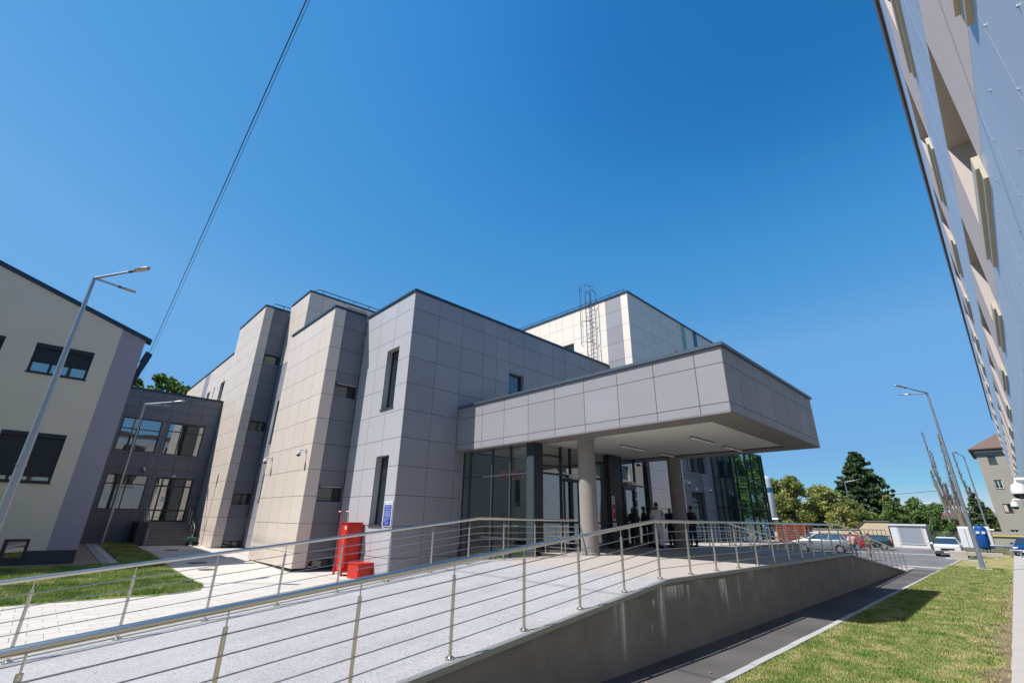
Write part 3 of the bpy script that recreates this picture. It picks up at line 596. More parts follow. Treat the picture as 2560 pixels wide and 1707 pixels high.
# ------------------------------------------------------------------ entrance canopy
CN = thing('entrance_canopy', (15.6, 9.6, PZ), 'deep grey panelled canopy over the ambulance entrance, on two round columns', 'canopy')
CX0, CX1, CY0, CY1, CZ0, CZ1 = 11.71, 19.54, 4.31, 15.45, 2.62, 4.36
CR = [CZ0, 2.86, 3.90, CZ1]
clad(CN, 'X', CX0, -1, [CY0, 5.07, 6.3, 7.54, 8.81, 10.06, 11.32, 12.58, 13.85, 15.43], CR, [], lambda u, z: 'grey_panel', name='side_fascia')
clad(CN, 'Y', CY0, -1, [CX0, 12.68, 13.92, 15.18, 16.44, 17.66, 18.9, CX1], CR, [], lambda u, z: 'grey_panel', name='front_fascia')
clad(CN, 'X', CX1, 1, [CY0, 6.3, 8.81, 11.32, 13.7], CR, [], lambda u, z: 'grey_panel', name='far_fascia')
MB().box(CX0 + .04, CX1 - .04, CY0 + .04, CY1, CZ0 + .1, CZ1 - .06).build('body', 'core_wall', CN)
sb = MB(); bw = .86
sb.box(CX0 + .0, CX0 + bw, CY0, CY1, CZ0 - .03, CZ0 + .002); sb.box(CX0 + bw, CX1 - bw, CY0, CY0 + bw, CZ0 - .03, CZ0 + .002); sb.box(CX1 - bw, CX1, CY0, CY1 - 1.8, CZ0 - .03, CZ0 + .002)
sb.build('soffit_border', 'soffit_dark', CN)
for (ya, yb) in ((CY0 + bw, 8.1), (8.104, 11.0), (11.004, 15.4)):
    for (xa, xb) in ((CX0 + bw, 15.6), (15.604, CX1 - bw)): block_obj('soffit_board', CN, xa + .004, xb - .004, ya + .004, yb - .004, CZ0 + .03, CZ0 + .06, 'soffit_white')
MB().box(CX0 + .4, CX1 - .4, CY0 + .4, CY1 - .05, CZ1 - .05, CZ1 - .02).build('roof', 'pale_bounce_roof', CN)  # canopy top added pale so its bounce brightens the grey wall above
mb = MB(); mb.box(CX0 - .06, CX1 + .06, CY0 - .06, CY0 + .4, CZ1, CZ1 + .09); mb.box(CX0 - .06, CX0 + .4, CY0 + .41, CY1 - .05, CZ1, CZ1 + .09); mb.box(CX1 - .4, CX1 + .06, CY0 + .41, 13.7, CZ1, CZ1 + .09)
mb.build('coping', 'coping_grey', CN)
for (x, y) in ((12.78, 9.62), (19.0, 9.68)): MB().lathe((x, y, PZ), [(.3, 0), (.3, .06), (.285, .07), (.285, 3.59)], 40).build('column', 'column_render', CN, True)
for (y, a, b) in ((6.76, 14.6, 16.25), (6.76, 17.2, 18.75), (9.45, 14.65, 16.2), (9.45, 17.42, 18.6), (12.6, 13.6, 14.9), (12.6, 16.2, 17.6)):
    t = thing('ceiling_light', ((a + b) / 2, y, CZ0), {(6.76, 14.6): 'white tube light under the canopy, outer row, nearer the front corner column', (6.76, 17.2): 'white tube light under the canopy, outer row, towards the far corner', (9.45, 14.65): 'white tube light under the canopy, inner row, right of the front column', (9.45, 17.42): 'white tube light under the canopy, inner row, next to the dark rear column', (12.6, 13.6): 'tube light inside the glazed lobby, left one', (12.6, 16.2): 'tube light inside the glazed lobby, right one'}[(y, a)], 'lamp', 'tube lights on the canopy ceiling')
    MB().box(a, b, y - .05, y + .05, CZ0 - .02, CZ0 + .03).build('housing', 'soffit_dark', t); MB().tube([(a + .03, y - .03, CZ0 - .035), (b - .03, y - .03, CZ0 - .035)], .026, 8).build('tube', 'lamp_clear', t)

# glazed lobby under the canopy
LB = thing('glazed_lobby', (12.1, 11.45, PZ), 'glass entrance lobby with dark steel posts under the grey canopy', 'entrance')
LX, LY = 12.12, 11.45
def lobby_face(ax, c, n, us, zs, glass):
    fr = MB(); fw = .06
    for a in us: bxo(fr, ax, c, n, a - fw / 2, a + fw / 2, zs[0], zs[-1], -.05, .05)
    for z in zs[1:-1]: bxo(fr, ax, c, n, us[0] + fw / 2, us[-1] - fw / 2, z - fw / 2, z + fw / 2, -.045, .045)
    f = fr.build('glazing_frame', 'frame_mid' if ax == 'X' else 'frame_dark', LB)
    for i in range(len(us) - 1):
        for j in range(len(zs) - 1):
            q = MB(); sheet(q, ax, c, n, us[i] + fw / 2, us[i + 1] - fw / 2, zs[j] + fw / 2, zs[j + 1] - fw / 2, random.uniform(-.004, .004)); q.build('pane', glass, f)
lobby_face('X', LX, -1, [11.66, 12.6, 13.6, 14.95, 15.4], [-1.9, -.6, 1.56, 2.62], 'lobby_glass')
lobby_face('Y', LY, -1, [12.45, 13.6, 14.15, 14.75, 15.6, 16.55], [PZ, 1.60, 2.62], 'door_glass')
lobby_face('Y', LY, -1, [17.35, 17.6, 18.65, 19.6], [PZ, 1.5, 2.62], 'door_glass')
MB().box(11.98, 12.44, 11.28, 11.66, -1.9, 2.61).build('corner_post', 'frame_dark', LB, bevel=.01); MB().box(11.97, 11.985, 11.30, 11.64, -1.9, 2.1).build('post_cover', 'frame_mid', LB)
MB().box(12.4, 12.62, 11.2, 11.44, PZ, PZ + .16).build('post_shoe', 'frame_dark', LB)
MB().box(16.55, 17.35, 11.3, 11.52, PZ, 2.62).build('pier', 'frame_dark', LB); MB().box(19.6, 19.86, 11.33, 11.6, PZ, 2.62).build('far_post', 'frame_dark', LB)
dr = MB()
for a in ((17.62, 17.78, PZ, 1.45), (18.48, 18.63, PZ, 1.45), (17.78, 18.48, 1.30, 1.45), (17.78, 18.48, PZ, PZ + .14)): dr.box(a[0], a[1], 11.38, 11.44, a[2], a[3])
dd = dr.build('door', 'frame_dark', LB); MB().tube([(17.74, 11.36, .02), (17.74, 11.3, .04), (17.9, 11.3, .04)], .014, 6).build('door_handle', 'black_gloss', dd)
for z in (.9, .55, 1.25): MB().box(18.5, 18.56, 11.34, 11.38, z, z + .1).build('hinge', 'steel', dd)
for (x0, x1) in ((13.72, 14.75), ):
    sd = MB()
    for a in ((13.66, 13.74), (14.1, 14.2), (14.68, 14.8)): sd.box(a[0], a[1], 11.36, 11.40, PZ, 1.45)
    sd.box(13.74, 14.68, 11.37, 11.4, 1.38, 1.48); sd.build('sliding_door', 'frame_dark', LB)
MB().box(14.0, 14.35, 11.2, 11.4, 1.5, 1.64).build('door_sensor', 'white_plastic', LB); MB().box(18.0, 18.35, 11.2, 11.4, 1.5, 1.62).build('door_sensor', 'white_plastic', LB)
MB().box(12.5, 19.6, 11.36, 11.41, -.08, -.02).build('push_rail', 'frame_dark', LB)
MB().box(12.2, 19.8, 11.5, 15.4, PZ - .02, PZ + .004).build('lobby_floor', 'interior_floor', LB); MB().box(17.2, 17.9, 15.30, 15.44, PZ, 1.3).build('inner_door', 'interior_white', LB)
MB().box(12.0, 19.9, 15.38, 15.42, PZ, 2.6).build('back_wall', 'interior_teal', LB); MB().box(19.8, 19.84, 11.6, 15.3, PZ, 2.6).build('end_wall', 'interior_white', LB)
MB().box(12.3, 12.38, 10.0, 15.4, -2.1, PZ - .03).build('lobby_base', 'interior_teal', LB)
MB().box(19.3, 19.5, 11.2, 11.3, 2.42, 2.52).build('alarm_box', 'sign_red', LB)
MB().box(13.6, 14.2, 12.9, 13.3, 2.2, 2.45).build('speaker_box', 'black_gloss', LB)
def text(s, size, loc, rot, m, name, parent, ext=.004, sx=1):
    c = bpy.data.curves.new(name, 'FONT'); c.body = s; c.size = size; c.extrude = ext; c.align_x = 'LEFT'; c.offset = .012 if size > .2 else 0
    o = bpy.data.objects.new('tmp', c); dg = bpy.context.evaluated_depsgraph_get(); me = bpy.data.meshes.new_from_object(o.evaluated_get(dg) if False else o); bpy.data.objects.remove(o)
    me.materials.clear(); me.materials.append(M[m]); q = link(name, me, parent); q.location = Vector(loc) - OFF[q.name]; q.rotation_euler = rot; q.scale = (sx, 1, 1); return q
text('PRiMiRi U', .38, (LX - .02, 13.12, 1.42), (math.pi / 2, 0, -math.pi / 2), 'letter_red', 'lettering', LB, sx=.86)
# lobby furniture
t = thing('desk', (13.2, 13.6, PZ), 'pale reception desk with a screen behind the lobby glass', 'desk')
MB().box(12.9, 13.5, 13.0, 15.0, -.22, -.17).build('desk_top', 'interior_white', t)
for y in (13.05, 14.9): MB().box(12.95, 13.45, y, y + .05, PZ, -.22).build('leg', 'frame_dark', t)
MB().box(13.1, 13.14, 13.6, 14.15, -.1, .25).build('screen', 'black_gloss', t)
t = thing('chair', (13.1, 12.1, PZ), 'white plastic shell chair on thin legs inside the lobby glass', 'chair')
mb = MB(); mb.rbox((13.1, 12.15, -.50), (.45, .45, .04)); mb.build('seat', 'white_plastic', t, bevel=.015)
mb = MB()
for k in range(7):
    a = math.radians(-60 + 20 * k); a2 = math.radians(-40 + 20 * k)
    if k < 6: mb.quad((13.1 + .24 * math.cos(a), 12.15 + .24 * math.sin(a), -.5), (13.1 + .24 * math.cos(a2), 12.15 + .24 * math.sin(a2), -.5), (13.1 + .27 * math.cos(a2), 12.15 + .27 * math.sin(a2), -.12), (13.1 + .27 * math.cos(a), 12.15 + .27 * math.sin(a), -.12))
mb.build('backrest', 'white_plastic', t)
for sx in (-1, 1):
    for sy in (-1, 1): MB().tube([(13.1 + .18 * sx, 12.15 + .18 * sy, -.52), (13.1 + .22 * sx, 12.15 + .22 * sy, PZ)], .012, 6).build('leg', 'steel', t)
t = thing('notice_board', (16.6, 11.25, .5), 'white and red no-entry notice with a paper arrow on the dark lobby pier', 'sign')
MB().box(16.56, 16.76, 11.27, 11.29, .05, .98).build('board', 'sign_white', t); MB().box(16.565, 16.755, 11.262, 11.269, .12, .68).build('red_field', 'sign_red', t)
MB().tube([(16.66, 11.260, .42), (16.66, 11.255, .42)], .075, 18).build('symbol_disc', 'sign_white', t); MB().tube([(16.66, 11.2545, .42), (16.66, 11.2495, .42)], .062, 18).build('symbol_inner', 'sign_red', t); MB().box(16.61, 16.71, 11.245, 11.249, .405, .435).build('symbol_bar', 'sign_white', t)
for z in (.88, .78): MB().tube([(16.66, 11.268, z), (16.66, 11.262, z)], .04, 14).build('symbol_ring', 'sign_red', t)
MB().box(16.55, 16.79, 11.27, 11.29, -.36, -.02).build('paper', 'sign_white', t)
mb = MB(); mb.box(16.6, 16.70, 11.262, 11.269, -.2, -.17); mb.quad((16.70, 11.265, -.23), (16.76, 11.265, -.185), (16.70, 11.265, -.14)); mb.build('arrow', 'black_gloss', t)

# ------------------------------------------------------------------ link building at the back left
LK = thing('link_building', (4.5, 37.7, -1.62), 'dark panelled two-storey link with big windows and the raised glass door', 'building')
ops = [(4.86, 6.93, -.42, 2.22), (2.40, 4.46, .24, 2.28), (2.33, 4.38, 3.68, 5.73), (4.76, 6.80, 3.65, 5.69)]
clad(LK, 'Y', 37.7, -1, [1.4, 2.9, 4.1, 4.62, 5.62, 6.4, 7.48], [-1.62, -.84, .12, 1.1, 2.1, 2.65, 3.5, 4.5, 5.74, 6.45, 7.05, 7.55], ops, lambda u, z: 'dark_panel', depth=.25)
window(LK, 'Y', 37.7, -1, *ops[1], mull=(3.45,), trans=(1.72,), glass='window_glass_bright', depth=.1)
window(LK, 'Y', 37.7, -1, *ops[2], mull=(3.25,), trans=(5.05,), glass='window_glass_bright', depth=.1)
window(LK, 'Y', 37.7, -1, *ops[3], mull=(5.5,), trans=(5.15,), glass='window_glass_bright', depth=.1)
d = window(LK, 'Y', 37.7, -1, *ops[0], mull=(5.25, 5.87, 6.5), trans=(1.7, .25), fw=.09, glass='window_glass_bright', depth=.1, name='door')
s = MB(); s.box(5.42, 5.62, 37.77, 37.775, .75, 1.05); s.build('door_notice', 'sign_white', d)
mb = MB(); mb.box(1.4, 7.5, 37.62, 38.1, 7.55, 7.65); mb.build('coping', 'coping_metal', LK); MB().box(1.0, 7.5, 38.0, 50, -1.7, 7.5).build('body', 'core_wall', LK)
MB().box(5.66, 5.86, 37.64, 37.68, 2.28, 2.38).build('number_plate', 'sign_white', LK)
st = thing('entrance_steps', (5.9, 36.5, -1.62), 'grey steps rising to the glass door of the dark link building', 'steps')
for k in range(8): MB().box(4.75, 7.2, 34.9 + .28 * k, 37.6, -1.66 + .15 * k, -1.66 + .15 * (k + 1) - .002).build('step', 'soffit_dark', st); MB().box(4.78, 7.17, 34.885 + .28 * k, 34.899 + .28 * k, -1.66 + .15 * (k + 1) - .03, -1.66 + .15 * (k + 1) - .003).build('nosing', 'pale_concrete', st)
MB().box(4.30, 4.74, 35.0, 37.6, -1.66, -.42).build('cheek_wall', 'stucco_plinth', st)
for x0 in (4.85, 7.1):
    rt = thing('stair_railing', (x0, 36, -1.6), 'thin steel handrail on the ' + ('left' if x0 < 5 else 'right') + ' side of the link building steps', 'railing', 'handrails of the link building steps')
    pts = [(x0, 35.0, -.75), (x0, 36.8, .3), (x0, 37.5, .45)]
    MB().tube(pts, .022, 8).build('handrail', 'steel', rt, True)
    for t_ in (.3, .6, .8): MB().tube([(p[0], p[1], p[2] - t_ * .9) for p in pts], .008, 5).build('cross_bar', 'steel_bar', rt)
    for (y, zt) in ((35.05, -.75), (35.9, -.23), (36.8, .3), (37.45, .43)): MB().tube([(x0, y, zt - .9), (x0, y, zt)], .018, 6).build('post', 'steel', rt)
t = thing('wheeled_cart', (6.9, 33.8, -1.67), 'small dark-green wheeled bin cart at the foot of the steps', 'cart')
mb = MB(); mb.rbox((6.95, 34.3, -1.36), (.42, .4, .26)); mb.build('basket', 'cart_teal', t, bevel=.02)
for x in (6.72, 7.05, 7.2): MB().tube([(x, 34.02, -1.56), (x, 34.07, -1.56)], .11, 14).build('wheel', 'black_rubber', t)

# ------------------------------------------------------------------ stucco building at the left
SB = thing('stucco_building', (0, 26, -1.85), 'beige rendered building with dark roller shutters and a violet-grey corner at the left', 'building')
def roofz(x): return 7.42 + (1.6 - x) * .345
FY = 26.0
ops = [(-1.82, -.03, 5.22, 6.44), (-4.5, -2.71, 5.22, 6.44), (-1.80, .04, 1.06, 2.92), (-4.5, -2.7, 1.06, 2.92), (-.6, .08, -1.66, -.93)]
def wallpart(x0, x1, z0, topf, m, name, d=0):
    U = sorted(set([x0, x1] + [o for p in ops for o in p[:2] if x0 < o < x1])); mb = MB()
    for i in range(len(U) - 1):
        c = (U[i] + U[i + 1]) / 2; col = sorted([p for p in ops if p[0] < c < p[1] and p[3] > z0], key=lambda p: p[2]); z = z0
        for p in col:
            if p[2] > z: mb.quad((U[i], FY - d, z), (U[i + 1], FY - d, z), (U[i + 1], FY - d, p[2]), (U[i], FY - d, p[2]))
            z = max(z, p[3])
        if callable(topf): mb.quad((U[i], FY - d, z), (U[i + 1], FY - d, z), (U[i + 1], FY - d, topf(U[i + 1])), (U[i], FY - d, topf(U[i])))
        elif z < topf: mb.quad((U[i], FY - d, z), (U[i + 1], FY - d, z), (U[i + 1], FY - d, topf), (U[i], FY - d, topf))
    mb.build(name, m, SB)
wallpart(-14, .6, -1.34, roofz, 'stucco_beige', 'wall'); wallpart(.6, 1.5, -1.34, roofz, 'stucco_violet', 'corner_pier', .0)
wallpart(-14, 1.5, -1.95, -1.34, 'stucco_plinth', 'plinth', -.02)
MB().box(-14, 1.49, FY + .3, 37.9, -1.95, 7.0).build('body', 'core_wall', SB)
MB().quad((1.5, FY, -1.95), (1.5, 37.7, -1.95), (1.5, 37.7, 7.4), (1.5, FY, 7.4)).build('side_wall', 'stucco_violet', SB)
mb = MB(); i = 0
for (ya, yb, dz0, dz1) in ((FY - .06, FY + .35, -.02, .17),):
    mb.v += [(-14, ya, roofz(-14) + dz0), (1.72, ya, roofz(1.72) + dz0), (1.72, yb, roofz(1.72) + dz0), (-14, yb, roofz(-14) + dz0), (-14, ya, roofz(-14) + dz1), (1.72, ya, roofz(1.72) + dz1), (1.72, yb, roofz(1.72) + dz1), (-14, yb, roofz(-14) + dz1)]
    mb.f += [(0, 3, 2, 1), (4, 5, 6, 7), (0, 1, 5, 4), (1, 2, 6, 5), (2, 3, 7, 6), (3, 0, 4, 7)]
mb.build('roof', 'roof_sheet', SB)
mb = MB(); mb.quad((1.5, 26.6, 6.0), (1.68, 26.6, 7.15), (1.95, 26.6, 7.02), (1.58, 26.6, 5.4)); mb.quad((1.68, 26.6, 7.15), (1.95, 26.6, 7.02), (1.95, 29, 7.02), (1.68, 29, 7.15)); mb.quad((1.95, 26.6, 7.02), (1.58, 26.6, 5.4), (1.58, 29, 5.4), (1.95, 29, 7.02)); mb.build('rear_eave', 'roof_sheet', SB)
for (o, sh) in ((ops[0], .62), (ops[1], .62), (ops[2], .88), (ops[3], .88)):
    wn = window(SB, 'Y', FY, -1, *o, depth=.16, mull=(o[0] + .62, o[0] + 1.2), glass='window_glass_bright', fw=.09, sill='frame_dark')
    hh = (o[3] - o[2]); zb = o[3] - hh * sh
    rv = MB()
    for a in ((o[0] - .02, o[0], o[2], o[3]), (o[1], o[1] + .02, o[2], o[3]), (o[0], o[1], o[3], o[3] + .02)): bxo(rv, 'Y', FY, -1, *a, -.3, -.004)
    rv.build('reveal', 'stucco_beige', wn)
    MB().box(o[0], o[1], FY - .02, FY + .1, o[3] - .17, o[3] - .002).build('shutter_box', 'shutter', wn)
    sm = MB(); z = o[3] - .175
    while z - .045 > zb: sm.box(o[0] + .05, o[1] - .05, FY + .06, FY + .075, z - .042, z - .004); z -= .045
    sm.box(o[0] + .05, o[1] - .05, FY + .078, FY + .09, zb, o[3] - .17)
    tag(sm.build('shutter_slats', 'shutter', wn), kind='stuff')
window(SB, 'Y', FY, -1, *ops[4], depth=.1, glass='window_glass', fw=.09)

# ------------------------------------------------------------------ long facade right of the camera
FW = thing('metal_clad_building', (10, -.6, G), 'tall blue-grey metal clad facade with cream window sills along the right edge', 'building')
FYR = -.6
WX = [5.6 + 4.3 * k for k in range(-9, 14)]; WR = [(3.3, 4.92), (6.6, 8.15)]
opsR = [(x, x + 2.2, a, b) for x in WX for (a, b) in WR]
bands = [(G, 2.18, 'blue_sheet'), (2.18, 3.2, 'blue_sheet'), (3.2, 4.92, 'pink_sheet'), (4.92, 6.5, 'blue_sheet'), (6.5, 8.15, 'pink_sheet'), (8.15, 9.1, 'blue_sheet')]
def xz_boxes(x0, x1, z0, z1, d0=-.02, d1=0): return (x0, x1, FYR + d0, FYR + d1, z0, z1)
bk = MB(); U = sorted(set([-34, 64] + [v for o in opsR for v in o[:2]])); Zs = [G, 3.3, 4.92, 6.6, 8.15, 9.1]
for i in range(len(U) - 1):
    for j in range(5):
        cu, czz = (U[i] + U[i + 1]) / 2, (Zs[j] + Zs[j + 1]) / 2
        if not any(o[0] < cu < o[1] and o[2] < czz < o[3] for o in opsR): sheet(bk, 'Y', FYR, 1, U[i], U[i + 1], Zs[j], Zs[j + 1], -.025)
fc = bk.build('wall', 'blue_sheet', FW)
restm = {'blue_sheet': MB(), 'pink_sheet': MB()}
for (z0, z1, m) in bands:
    step = .63 if m == 'blue_sheet' else 2.15
    x = 5.57 * .6 - .63 * 4 if m == 'blue_sheet' else 5.6 - 2.1
    xx = x
    while xx < 20:
        rects = [(xx + .0006, xx + step - .0006, z0 + .004, z1 - .004)]
        for o in opsR: rects = subtract(rects, o)
        for r in rects:
            if r[1] - r[0] > .03: block_obj('panel', fc, *xz_boxes(r[0], r[1], r[2], r[3], -.02, -.002 + (.0005 if int(round(xx / step)) % 2 else 0)), m)
        xx += step
    for rng in ((xx, 64, step if m == 'pink_sheet' else .63), (-34, x, 2.5)):
        a = rng[0]
        while a < rng[1] - .01:
            b = min(a + rng[2], rng[1]); rects = [(a + .004, b - .004, z0 + .006, z1 - .006)]
            for o in opsR: rects = subtract(rects, o)
            for r in rects:
                if r[1] - r[0] > .03: restm[m].box(*xz_boxes(*r))
            a = b
for m, b in restm.items(): tag(b.build('far_panels', m, fc), kind='stuff')
rv = MB()
for k in range(30):
    for z in (2.1, 2.28, 2.8):
        x = 3.342 + .63 * (k - 2); rv.box(x - .04 - .007, x - .04 + .007, FYR, FYR + .006, z - .007, z + .007)
tag(rv.build('rivets', 'galvanised', fc), kind='stuff')
for o in opsR:
    if o[0] < -20: continue
    if o[0] > 0 or o[0] > -12:
        wn = window(FW, 'Y', FYR, 1, o[0], o[1], o[2], o[3], depth=.3, mull=((o[0] + o[1]) / 2,), fw=.07, glass='window_glass', frame='white_plastic')
    rvv = MB()
    for a in ((o[0] - .02, o[0], o[2], o[3]), (o[1], o[1] + .02, o[2], o[3]), (o[0], o[1], o[3], o[3] + .02)): bxo(rvv, 'Y', FYR, 1, *a, -.34, -.004)
    rvv.build('reveal', 'pink_sheet', FW)
    s = MB(); s.box(o[0] - .04, o[1] + .04, FYR - .02, FYR + .028, o[2] - .24, o[2] - .12); s.box(o[0] - .04, o[1] + .04, FYR - .02, FYR + .055, o[2] - .118, o[2] + .02); s.build('sill', 'cream_sill', FW)
MB().box(-34, 60, FYR - .5, FYR + .045, 9.1, 9.6).build('roof_edge', 'brown_trim', FW); MB().box(-34, 64, FYR - 14, FYR - .4, G, 9.3).build('body', 'core_wall', FW)
MB().box(-34, 64, FYR - .4, FYR - .36, G, 9.1).build('inner_wall', 'core_wall', FW)

def dome_camera(p, out, label, s=1.0, arm=.3):
    """p: point on the wall, out: outward unit vector"""
    o = Vector(out); p = Vector(p); t = thing('security_camera', p, label, 'camera', 'white dome security cameras')
    c = p + o * arm * s
    MB().box(p.x - .05 * s, p.x + .05 * s, p.y - .05 * s, p.y + .05 * s, p.z - .07 * s, p.z + .07 * s).build('wall_plate', 'white_plastic', t)
    MB().tube([p, c + Vector((0, 0, .01)), c - Vector((0, 0, .06 * s))], [.025 * s, .03 * s, .04 * s], 8).build('bracket', 'white_plastic', t, True)
    prof_ = [(.03, 0), (.075, -.03), (.095, -.10), (.095, -.15)]
    MB().lathe(c - Vector((0, 0, .04 * s)), [(r * s, z * s) for r, z in prof_][::-1], 16).build('housing', 'white_plastic', t, True)
    MB().ball(c - Vector((0, 0, .19 * s)), .083 * s, 16).build('lens_dome', 'black_gloss', t, True)
    return t
dome_camera((B1X, 20.2, 2.6), (-1, 0, 0), 'white dome camera high on the cream bay, nearer its right corner')
dome_camera((B1X, 24.35, 2.6), (-1, 0, 0), 'white dome camera on the far left end of the cream bay')
dome_camera((4.1, 37.68, 2.72), (0, -1, 0), 'small white camera on the dark link wall between the windows', .9, .15)
dome_camera((28.05, 13.72, 2.42), (-.3, -.95, 0), 'white dome camera on the grey wall right of the dark rear column', 1.1)
dome_camera((30.95, 13.72, 2.15), (-.3, -.95, 0), 'white dome camera between the dark doors and the glass tower', 1.1)
dome_camera((9.85, FYR, .64), (0, 1, 0), 'large white dome camera nearest the viewer on the metal facade', .95, .52)
dome_camera((23.5, FYR, .9), (0, 1, 0), 'smaller white dome camera further along the metal facade', 1.1, .52)
dome_camera((48, FYR, -.9), (0, 1, 0), 'tiny white dome camera low at the far end of the metal facade', 1.2, .5)

# blue information board on the grey wall
t = thing('information_board', (9.07, 15.77, .15), 'tall blue information board with white text lines by the slit window', 'sign')
MB().box(9.055, 9.085, 15.49, 16.05, -.27, .58).build('board', 'sign_white', t); MB().box(9.05, 9.0545, 15.53, 16.03, -.25, .455).build('blue_field', 'sign_blue', t)
zz = .42; lines = [(.02, .5), (.02, .47), (.04, .30), 0, (.02, .48), (.02, .48), 0, (.02, .48), (.02, .46), (.02, .38), (.02, .46), (.02, .43), (.02, .45), (.02, .45), (.02, .44), 0, (.01, .47), 0, (.02, .38), (.03, .24), 0, (.03, .30), 0, (.06, .36), (.12, .24)]
mb = MB()
for q in lines:
    if q == 0: zz -= .018; continue
    u = 16.0 - q[0]; e = u - q[1] * .93
    while u > e + .01:
        wd = random.choice((.025, .04, .055)); mb.box(9.0465, 9.0495, max(u - wd, e), u, zz - .008, zz + .006); u -= wd + .01
    zz -= .0275
mb.build('text_lines', 'sign_line', t)
mb = MB(); mb.tube([(9.0535, 15.99, .51), (9.0505, 15.99, .51)], .02, 12); mb.box(9.0505, 9.0535, 15.74, 15.77, .5, .53); mb.box(9.0505, 9.0535, 15.58, 15.72, .508, .522); mb.build('logo_row', 'frame_mid', t)

# red fire cabinet and box
t = thing('fire_cabinet', (8.75, 17.75, -1.97), 'tall red steel fire cabinet with hooked poles, by the grey wall', 'cabinet')
MB().box(8.47, 9.02, 17.45, 18.1, -1.86, -.19).build('body', 'red_paint', t, bevel=.008); MB().box(8.43, 9.04, 17.41, 18.14, -.188, -.165).build('lid', 'red_paint', t)
MB().box(8.462, 8.468, 17.49, 18.06, -1.8, -.28).build('door', 'red_paint', t); MB().box(8.45, 8.461, 17.55, 17.72, -.42, -.3).build('label_plate', 'sign_white', t); MB().box(8.452, 8.461, 17.52, 17.54, -1.2, -1.0).build('door_handle', 'steel', t)
for y in (17.5, 18.12):
    MB().tube([(8.42, y, -1.97), (8.42, y, .12), (8.40, y + .03, .2), (8.36, y + .1, .22), (8.36, y + .16, .16)], .018, 6).build('hooked_pole', 'red_paint', t, True)
    MB().box(8.40, 8.46, y - .03, y + .03, -1.97, -1.7).build('foot', 'red_paint', t)
for x in (8.95,): MB().box(x - .03, x + .03, 17.47, 17.53, -1.97, -1.86).build('foot', 'red_paint', t)
t = thing('sand_box', (8.75, 16.75, -1.97), 'low red metal sand box with a slanted lid beside the fire cabinet', 'box')
mb = MB(); mb.rbox((8.74, 16.70, -1.74), (.62, .62, .46), math.radians(8)); mb.build('body', 'red_paint', t, bevel=.006)
mb = MB(); mb.rbox((8.74, 16.70, -1.495), (.67, .67, .03), math.radians(8)); mb.build('lid', 'red_paint', t, bevel=.004)
mb = MB(); mb.rbox((8.44, 16.7, -1.47), (.04, .14, .02), math.radians(8)); mb.build('handle', 'red_paint', t)

# ------------------------------------------------------------------ street lamps and cables
def lamp(base, H, arms, label, r0=.10, r1=.045, slab_=None):
    b = Vector(base); t = thing('street_lamp', b, label, 'street lamp', 'galvanised street lamps')
    MB().tube([b, b + Vector((0, 0, H * .5)), b + Vector((0, 0, H))], [r0, (r0 + r1) / 2, r1], 12).build('pole', 'galvanised', t, True)
    MB().tube([b + Vector((0, 0, H * .34)), b + Vector((0, 0, H * .34 + .03))], r0 * .93, 12).build('band', 'galvanised', t)
    for (ang, L) in arms:
        d = Vector((math.cos(ang), math.sin(ang), .17)).normalized(); top = b + Vector((0, 0, H - .02)); e = top + d * L
        a = MB().tube([top, e], [.042, .034], 8).build('arm', 'galvanised', t, True)
        hd = MB(); side = d.cross(Vector((0, 0, 1))).normalized(); up = side.cross(d).normalized()
        n = 10; ring = []
        prof_ = [(0, .03), (.12, .05), (.25, .11), (.42, .125), (.58, .10), (.66, .05), (.68, .01)]
        i0 = len(hd.v)
        for (s_, w_) in prof_:
            c = e + d * s_
            hd.v += [tuple(c + side * w_ + up * .0), tuple(c + side * w_ * .7 + up * .035), tuple(c - side * w_ * .7 + up * .035), tuple(c - side * w_), tuple(c - side * w_ * .8 - up * .02), tuple(c + side * w_ * .8 - up * .02)]
        for k in range(len(prof_) - 1):
            for j in range(6): hd.f.append((i0 + 6 * k + j, i0 + 6 * k + (j + 1) % 6, i0 + 6 * (k + 1) + (j + 1) % 6, i0 + 6 * (k + 1) + j))
        hd.f += [tuple(i0 + j for j in range(6)), tuple(i0 + 6 * (len(prof_) - 1) + j for j in range(6))]
        h = hd.build('lamp_head', 'galvanised', t, True)
        g = MB(); c0 = e + d * .2 - up * .024; c1 = e + d * .6 - up * .024; g.quad(c0 + side * .08, c1 + side * .08, c1 - side * .08, c0 - side * .08); g.build('lamp_glass', 'cream_sill', h)
        MB().tube([e - d * .05, e + d * .06], .05, 8).build('clamp', 'frame_mid', a)
    if slab_: MB().box(*slab_).build('footing', 'concrete_block', t)
    return t
A = math.radians
lamp((-.72, 20.2, cz(20)), 7.6 + 1.97, [(A(-49), 1.30), (A(42), .95)], 'largest galvanised lamp with two arms, standing in the left lawn before the beige building', .135, .05)
lamp((3.05, 36.3, cz(36)), 6.45 + 1.62, [(A(-30), 1.5), (A(35), 1.1)], 'galvanised lamp in the shaded lawn before the dark link building', .12, .05)
lamp((37.55, 2.0, G), 9.9, [(A(145), 1.5), (A(60), 1.0)], 'tall galvanised lamp on a concrete footing in the right lawn', .115, .05, (37.3, 38.3, 1.65, 2.3, G - .05, G + .12))
lamp((75.9, 2.65, G), 9.9, [(A(165), 1.6)], 'further galvanised lamp behind the blue tank', .12, .05)
lamp((96, 18.8, G), 9.0, [(A(-95), 1.6), (A(120), 1.2)], 'distant slim lamp in front of the big pine', .12, .07)
lamp((120, 12.6, G), 6.2, [(A(-90), 2.0)], 'small distant lamp at the road before the green trees', .14, .08)
